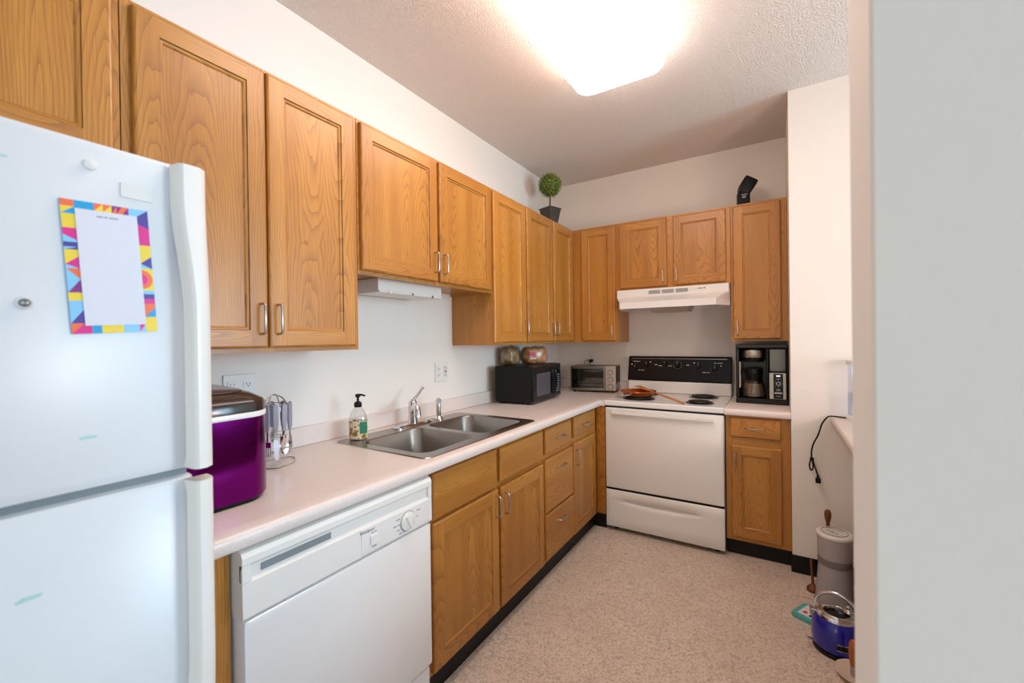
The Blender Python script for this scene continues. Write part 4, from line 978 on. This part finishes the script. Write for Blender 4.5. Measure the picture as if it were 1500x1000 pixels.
m.tube([(-0.048, 0.0, 0.10), (0.02, 0.035, 0.10), (0.03, -0.03, 0.10), (-0.048, 0.0, 0.10)], 0.0016, 6)
obj('wire_frame', m, 'chrome', rk)
m = MB().tube([(0.044*math.cos(2*PI*i/24), 0.044*math.sin(2*PI*i/24), 0.216) for i in range(24)], 0.0018, 6, loop=True)
obj('hanging_ring', m, 'chrome', rk)
def cutlery(kind, a, label):
    x, y = 0.178+0.052*math.cos(a), -2.712+0.052*math.sin(a)
    t = thing(kind, label, kind, (x, y, CT+0.030), math.degrees(a)+90, 'grey-handled cutlery hanging on the wire stand')
    obj('handle', MB().loft([[(-0.006, -0.004, 0.095), (0.006, -0.004, 0.095), (0.006, 0.004, 0.095), (-0.006, 0.004, 0.095)], [(-0.009, -0.005, 0.13), (0.009, -0.005, 0.13), (0.009, 0.005, 0.13), (-0.009, 0.005, 0.13)], [(-0.008, -0.005, 0.185), (0.008, -0.005, 0.185), (0.008, 0.005, 0.185), (-0.008, 0.005, 0.185)], [(-0.005, -0.003, 0.192), (0.005, -0.003, 0.192), (0.005, 0.003, 0.192), (-0.005, 0.003, 0.192)]]), 'greyplastic', t, bevel=0.002)
    if kind == 'spoon':
        rings = []
        for k in range(9):
            u = k/8; wv_ = 0.003+0.016*math.sin(PI*min(1, max(0, (u-0.35)/0.65)))**0.7 if u > 0.35 else 0.003
            z = 0.096-0.085*u; dp = 0.006*math.sin(PI*max(0, (u-0.35)/0.65)) if u > 0.35 else 0
            rings.append([(-wv_, 0, z), (0, dp, z), (wv_, 0, z), (wv_*0.9, -0.0012, z), (0, dp-0.0014, z), (-wv_*0.9, -0.0012, z)])
        obj('bowl', MB().loft(rings), 'chrome', t)
    elif kind == 'fork':
        m = MB().box(-0.003, 0.003, -0.001, 0.001, 0.060, 0.097).box(-0.012, 0.012, -0.001, 0.001, 0.040, 0.060)
        for k in range(4): m.box(-0.012+k*0.0067, -0.0085+k*0.0067, -0.001, 0.001, 0.008, 0.041)
        obj('tines', m, 'chrome', t, bevel=0.0008)
    else:
        m = MB().loft([[(-0.004, -0.001, 0.097), (0.004, -0.001, 0.097), (0.004, 0.001, 0.097), (-0.004, 0.001, 0.097)], [(-0.009, -0.0008, 0.05), (0.008, -0.0008, 0.05), (0.008, 0.0008, 0.05), (-0.009, 0.0008, 0.05)], [(-0.004, -0.0005, -0.005), (0.008, -0.0005, -0.005), (0.008, 0.0005, -0.005), (-0.004, 0.0005, -0.005)]])
        obj('blade', m, 'chrome', t)
    return t
L_ = 'hanging on the wire stand beside the ice maker'
for i, (k, a) in enumerate((('spoon', 75), ('fork', 35), ('spoon', 5), ('knife', -25), ('fork', -55), ('spoon', -85), ('fork', 120), ('knife', 160), ('spoon', 200))):
    cutlery(k, R(a), f'grey-handled steel {k} {L_}')

# ------------------------------------------------------------------ topiary and camera flash on top of the cabinets
tp = thing('topiary_plant', 'round boxwood topiary ball in a dark square pot on top of the corner cabinet', 'potted plant', (0.205, -0.515, ZT+0.0008), -63-45)
m = MB(); sq = lambda h_, z: [(-h_, -h_, z), (h_, -h_, z), (h_, h_, z), (-h_, h_, z)]
m.loft([sq(0.038, 0), sq(0.060, 0.138), sq(0.065, 0.140), sq(0.065, 0.146), sq(0.057, 0.146), sq(0.053, 0.125)]); obj('pot', m, 'potm', tp, bevel=0.001)
obj('soil', MB().loft([sq(0.052, 0.120), sq(0.053, 0.126)]), 'leafd', tp)
obj('stem', MB().tube([(0, 0, 0.12), (0.003, 0.002, 0.18), (-0.002, 0.0, 0.27)], 0.0065, 10), 'bark', tp)
BC = Vector((0, 0, 0.333)); BR_ = 0.080
m = MB()
m.lathe([(BR_*math.sin(PI*i/12)+0.0001, BC.z-BR_*math.cos(PI*i/12)) for i in range(13)], n=24)
ball = obj('leaf_ball', m, 'leafd', tp)
m = MB(); rn = random.Random(11)
for i in range(1500):
    z = 1-2*(i+0.5)/1500; a = i*2.399963; rxy = math.sqrt(1-z*z); nrm = Vector((rxy*math.cos(a), rxy*math.sin(a), z))
    c = BC+nrm*(BR_+rn.uniform(-0.003, 0.012)); t1_ = nrm.orthogonal().normalized(); t1_ = (Matrix.Rotation(rn.uniform(0, 6.3), 3, nrm) @ t1_)
    d1 = (t1_+nrm*rn.uniform(-0.2, 1.0)).normalized(); w1 = nrm.cross(d1).normalized(); L1 = rn.uniform(0.010, 0.016); Wd = L1*0.32
    m.quad([c, c+d1*L1*0.5+w1*Wd, c+d1*L1, c+d1*L1*0.5-w1*Wd])
lv = obj('leaves', m, 'leaf', ball); lv['kind'] = 'stuff'
fl = thing('camera_flash', 'black hot-shoe camera flash standing on top of the right cabinets', 'camera flash', (1.545, -0.215, ZT+0.0008), 12)
m = MB().loft([rr(-0.034, 0.034, -0.026, 0.026, 0.008, z) for z in (0.006,)]+[rr(-0.038, 0.038, -0.030, 0.030, 0.008, 0.02), rr(-0.038, 0.038, -0.030, 0.030, 0.008, 0.095), rr(-0.030, 0.030, -0.026, 0.026, 0.008, 0.105)])
obj('body', m, 'blackm', fl)
obj('foot', MB().box(-0.022, 0.022, -0.03, 0.03, 0, 0.008), 'blackm', fl, bevel=0.002)
m = MB().box(-0.012, 0.012, -0.0315, -0.029, 0.055, 0.072); obj('emblem', m, 'led', fl)
m = MB().box(-0.016, 0.020, -0.0315, -0.029, 0.078, 0.081); obj('lettering_bar', m, 'inkw', fl)
m = MB().loft([rr(-0.030, 0.030, -0.024, 0.024, 0.008, 0), rr(-0.036, 0.036, -0.028, 0.028, 0.010, 0.020), rr(-0.037, 0.037, -0.030, 0.032, 0.010, 0.085), rr(-0.034, 0.034, -0.027, 0.030, 0.010, 0.100)]).xf(Matrix.Translation((-0.004, 0, 0.098)) @ Matrix.Rotation(R(32), 4, 'Y') @ Matrix.Diagonal((1.22, 1.25, 1.05, 1)))
obj('head', m, 'black', fl)

# ------------------------------------------------------------------ things on the bar and floor at the right
wb = thing('water_filter_bottle', 'clear and white plastic bottle on the breakfast bar, half hidden by the wall', 'bottle', (2.103, -0.745, 0.9105))
obj('base', MB().lathe([(0.064, 0), (0.066, 0.006), (0.066, 0.020), (0.060, 0.026)], n=32), 'white_pl', wb)
obj('cylinder', MB().lathe([(0.058, 0.020), (0.058, 0.292)], n=32), glass('frosted_clear', (0.88, 0.88, 0.92, 1), 0.1), wb)
obj('lid', MB().lathe([(0.064, 0.290), (0.066, 0.294), (0.066, 0.312), (0.050, 0.318)], n=32), 'white_pl', wb)
obj('sleeve', MB().lathe([(0.0585, 0.022), (0.0595, 0.024), (0.0595, 0.14), (0.0585, 0.142)], n=32, cap0=False, cap1=False), glass('pale_sleeve', (0.90, 0.89, 0.93, 1), 0.2), wb)
cd_ = thing('black_power_cord', 'black power cord dangling over the edge of the breakfast bar', 'cord', (1.975, -0.70, 0.914))
P = [(0.090, -0.020, 0.0), (0.050, -0.010, 0.001), (0.015, 0.0, 0.002), (-0.012, 0.004, -0.004), (-0.038, 0.004, -0.045), (-0.055, 0.004, -0.105), (-0.076, 0.004, -0.155), (-0.086, 0.004, -0.200), (-0.086, 0.004, -0.235)]
obj('cable', MB().tube(smooth(P), 0.0038, 8), 'blackm', cd_)
P = [(-0.086, 0.004, -0.235), (-0.096, 0.002, -0.275), (-0.090, 0.0, -0.305), (-0.080, 0.002, -0.290), (-0.083, 0.006, -0.245), (-0.070, 0.006, -0.290), (-0.058, 0.004, -0.335)]
obj('bundled_loop', MB().tube(smooth(P), 0.0038, 8).cyl((-0.085, 0.004, -0.236), (-0.085, 0.004, -0.252), 0.010, 10), 'blackm', cd_)
obj('connector', MB().box(-0.070, -0.046, -0.006, 0.012, -0.372, -0.345).box(-0.064, -0.052, -0.002, 0.008, -0.346, -0.330), 'blackm', cd_, bevel=0.002)

jc = thing('countertop_blender', 'pale grey plastic blender with lettered white lid on the floor under the bar', 'blender', (1.968, -0.905, 0.0005))
obj('base', MB().lathe([(0.080, 0), (0.083, 0.006), (0.080, 0.05), (0.070, 0.18), (0.068, 0.205)], n=40), 'juicer', jc)
obj('band', MB().lathe([(0.0685, 0.205), (0.0715, 0.207), (0.0715, 0.236), (0.0685, 0.238)], n=40), 'juicer2', jc)
obj('upper_housing', MB().lathe([(0.0690, 0.238), (0.071, 0.24), (0.073, 0.345)], n=40), 'juicer', jc)
ld = obj('lid', MB().lathe([(0.074, 0.345), (0.0765, 0.348), (0.0765, 0.358), (0.070, 0.364), (0.0, 0.366)], n=40, cap1=False), 'white_pl', jc)
obj('lid_ring', MB().lathe([(0.056, 0.3645), (0.056, 0.3668), (0.054, 0.3668), (0.054, 0.3645)], n=40, cap0=False, cap1=False), 'juicer2', ld)
for x, y, w_, ww, hh in ((0.004, 0.030, (7, 5), 0.0052, 0.009), (-0.018, 0.004, (5, 4), 0.0040, 0.006), (-0.004, -0.018, (4, 3), 0.0050, 0.008)):
    dashes(0, 0, 0, ld, w_, ww, hh, 'ink', T=Matrix.Translation((x, y, 0.3665)) @ Matrix.Rotation(R(-20), 4, 'Z') @ Matrix.Rotation(R(-90), 4, 'X'))
pt = thing('paper_towel_stand', 'wooden paper towel stand with turned knob behind the grey blender', 'stand', (1.953, -0.765, 0.0005))
obj('base', MB().lathe([(0.050, 0), (0.052, 0.006), (0.050, 0.014), (0.010, 0.018)], n=32), 'darkwood', pt)
obj('pole', MB().cyl((0, 0, 0.016), (0, 0, 0.37), 0.008, 14), 'darkwood', pt)
obj('knob', MB().lathe([(0.010, 0.362), (0.013, 0.375), (0.016, 0.395), (0.015, 0.412), (0.009, 0.424), (0.002, 0.427)], n=20), 'darkwood', pt)
wp = thing('small_wooden_stand', 'small round wooden base with thin rod beside the black baseboard', 'stand', (1.882, -0.825, 0.0005))
obj('base', MB().lathe([(0.028, 0), (0.030, 0.006), (0.026, 0.02), (0.012, 0.034), (0.006, 0.044)], n=28), 'darkwood', wp)
obj('rod', MB().cyl((0, 0, 0.03), (-0.008, 0.0, 0.165), 0.0065, 12, r1=0.0060), 'darkwood', wp)
tl_ = thing('teal_package', 'flat teal packet with white printed label on the floor beside the blue kettle', 'package', (1.850, -1.085, 0.0005), -28)
obj('packet', MB().loft([rr(-0.050, 0.050, -0.062, 0.062, 0.012, 0), rr(-0.053, 0.053, -0.065, 0.065, 0.012, 0.010), rr(-0.050, 0.050, -0.062, 0.062, 0.012, 0.022)]), 'teal', tl_)
lb = obj('printed_label', MB().box(-0.030, 0.048, -0.045, 0.050, 0.0222, 0.0235), 'paper', tl_)
m = MB().lathe([(0.0, 0.0238), (0.010, 0.0238), (0.010, 0.0236)], (-0.008, -0.018), 18, cap0=False, cap1=False); obj('red_spot', m, 'red', lb)
obj('dark_print', MB().box(0.0, 0.030, 0.015, 0.040, 0.0236, 0.0239).box(0.014, 0.040, -0.038, -0.020, 0.0236, 0.0239), 'blackm', lb)
wbw = thing('wooden_bowl', 'small brown wooden bowl on the floor behind the blue kettle', 'bowl', (1.935, -1.130, 0.0005))
obj('bowl', MB().lathe([(0.024, 0), (0.038, 0.010), (0.048, 0.040), (0.050, 0.056), (0.046, 0.056), (0.042, 0.036), (0.0, 0.012)], n=32, cap1=False), 'darkwood', wbw)
wc = thing('wooden_board', 'wooden cutting board leaning at the right of the grey blender', 'cutting board', (2.075, -0.98, 0.0005), 0)
obj('board', MB().box(-0.008, 0.008, -0.07, 0.07, 0, 0.27), 'darkwood', wc, bevel=0.004)

kt = thing('electric_kettle', 'cobalt blue electric kettle with steel rim on the floor at the right', 'kettle', (1.937, -1.283, 0.0005))
obj('base', MB().lathe([(0.086, 0), (0.088, 0.004), (0.088, 0.016), (0.080, 0.020)], n=44), 'black', kt)
obj('body', MB().lathe([(0.080, 0.021), (0.086, 0.024), (0.091, 0.050), (0.091, 0.085), (0.087, 0.115), (0.078, 0.138), (0.072, 0.146)], n=48, cap1=False), 'blue', kt)
obj('steel_rim', MB().lathe([(0.0725, 0.145), (0.070, 0.154), (0.058, 0.162), (0.048, 0.164), (0.046, 0.160), (0.046, 0.120)], n=44, cap0=False, cap1=False), 'chrome', kt)
obj('inside', MB().lathe([(0.0455, 0.150), (0.0455, 0.13)], n=32), 'black', kt)
P = smooth([(-0.074, 0.020, 0.135), (-0.078, 0.022, 0.170), (-0.062, 0.018, 0.210), (-0.025, 0.008, 0.236), (0.018, -0.004, 0.238), (0.055, -0.014, 0.214), (0.075, -0.020, 0.178), (0.076, -0.020, 0.140)], 5)
obj('handle', MB().tube(P, 0.0072, 12), 'chrome', kt)
obj('handle_mount', MB().box(-0.094, -0.066, -0.004, 0.034, 0.118, 0.150), 'steel', kt, bevel=0.006)
m = MB().lathe([(0.018, 0), (0.016, 0.008), (0.010, 0.014), (0.012, 0.022), (0.004, 0.026)], n=20).xf(Matrix.Translation((0.045, 0.03, 0.158))); obj('lid_knob', m, 'chrome', kt)
m = MB().tube([(-0.084, -0.030, 0.030), (-0.104, -0.036, 0.036), (-0.112, -0.038, 0.040)], [0.005, 0.006, 0.004], 10); obj('switch_lever', m, 'chrome', kt)
m = MB(); 
for z in (0.048, 0.072): m.loft([[(0.0925*math.cos(R(a)), 0.0925*math.sin(R(a)), z+dz) for a in range(-96, -54, 6)] for dz in (0, 0.0022)], closed=False)
m.loft([[(0.0920*math.cos(R(a)), 0.0920*math.sin(R(a)), z) for a in range(-96, -54, 6)] for z in (0.050, 0.072)], mi=1, closed=False)
obj('name_plate', m, ['chrome', 'black'], kt)
pl = thing('cream_plate', 'cream ceramic plate on the floor in front of the blue kettle', 'plate', (1.990, -1.440, 0.0005))
obj('plate', MB().lathe([(0.042, 0), (0.046, 0.004), (0.075, 0.022), (0.077, 0.025), (0.072, 0.025), (0.046, 0.009), (0.0, 0.008)], n=48, cap1=False), 'cream', pl)
kn_ = thing('wood_handled_server', 'serving tool with wooden handle and steel ferrule standing on the cream plate', 'serving tool', (1.974, -1.440, 0.0100))
obj('ferrule', MB().lathe([(0.010, 0), (0.0115, 0.004), (0.0115, 0.034), (0.010, 0.038)], n=20), 'steel', kn_)
obj('handle', MB().lathe([(0.0105, 0.038), (0.014, 0.060), (0.016, 0.095), (0.014, 0.125), (0.008, 0.138), (0.001, 0.141)], n=22), plain('orange_wood', srgb(176, 98, 44), 0.4, var=0.2), kn_)
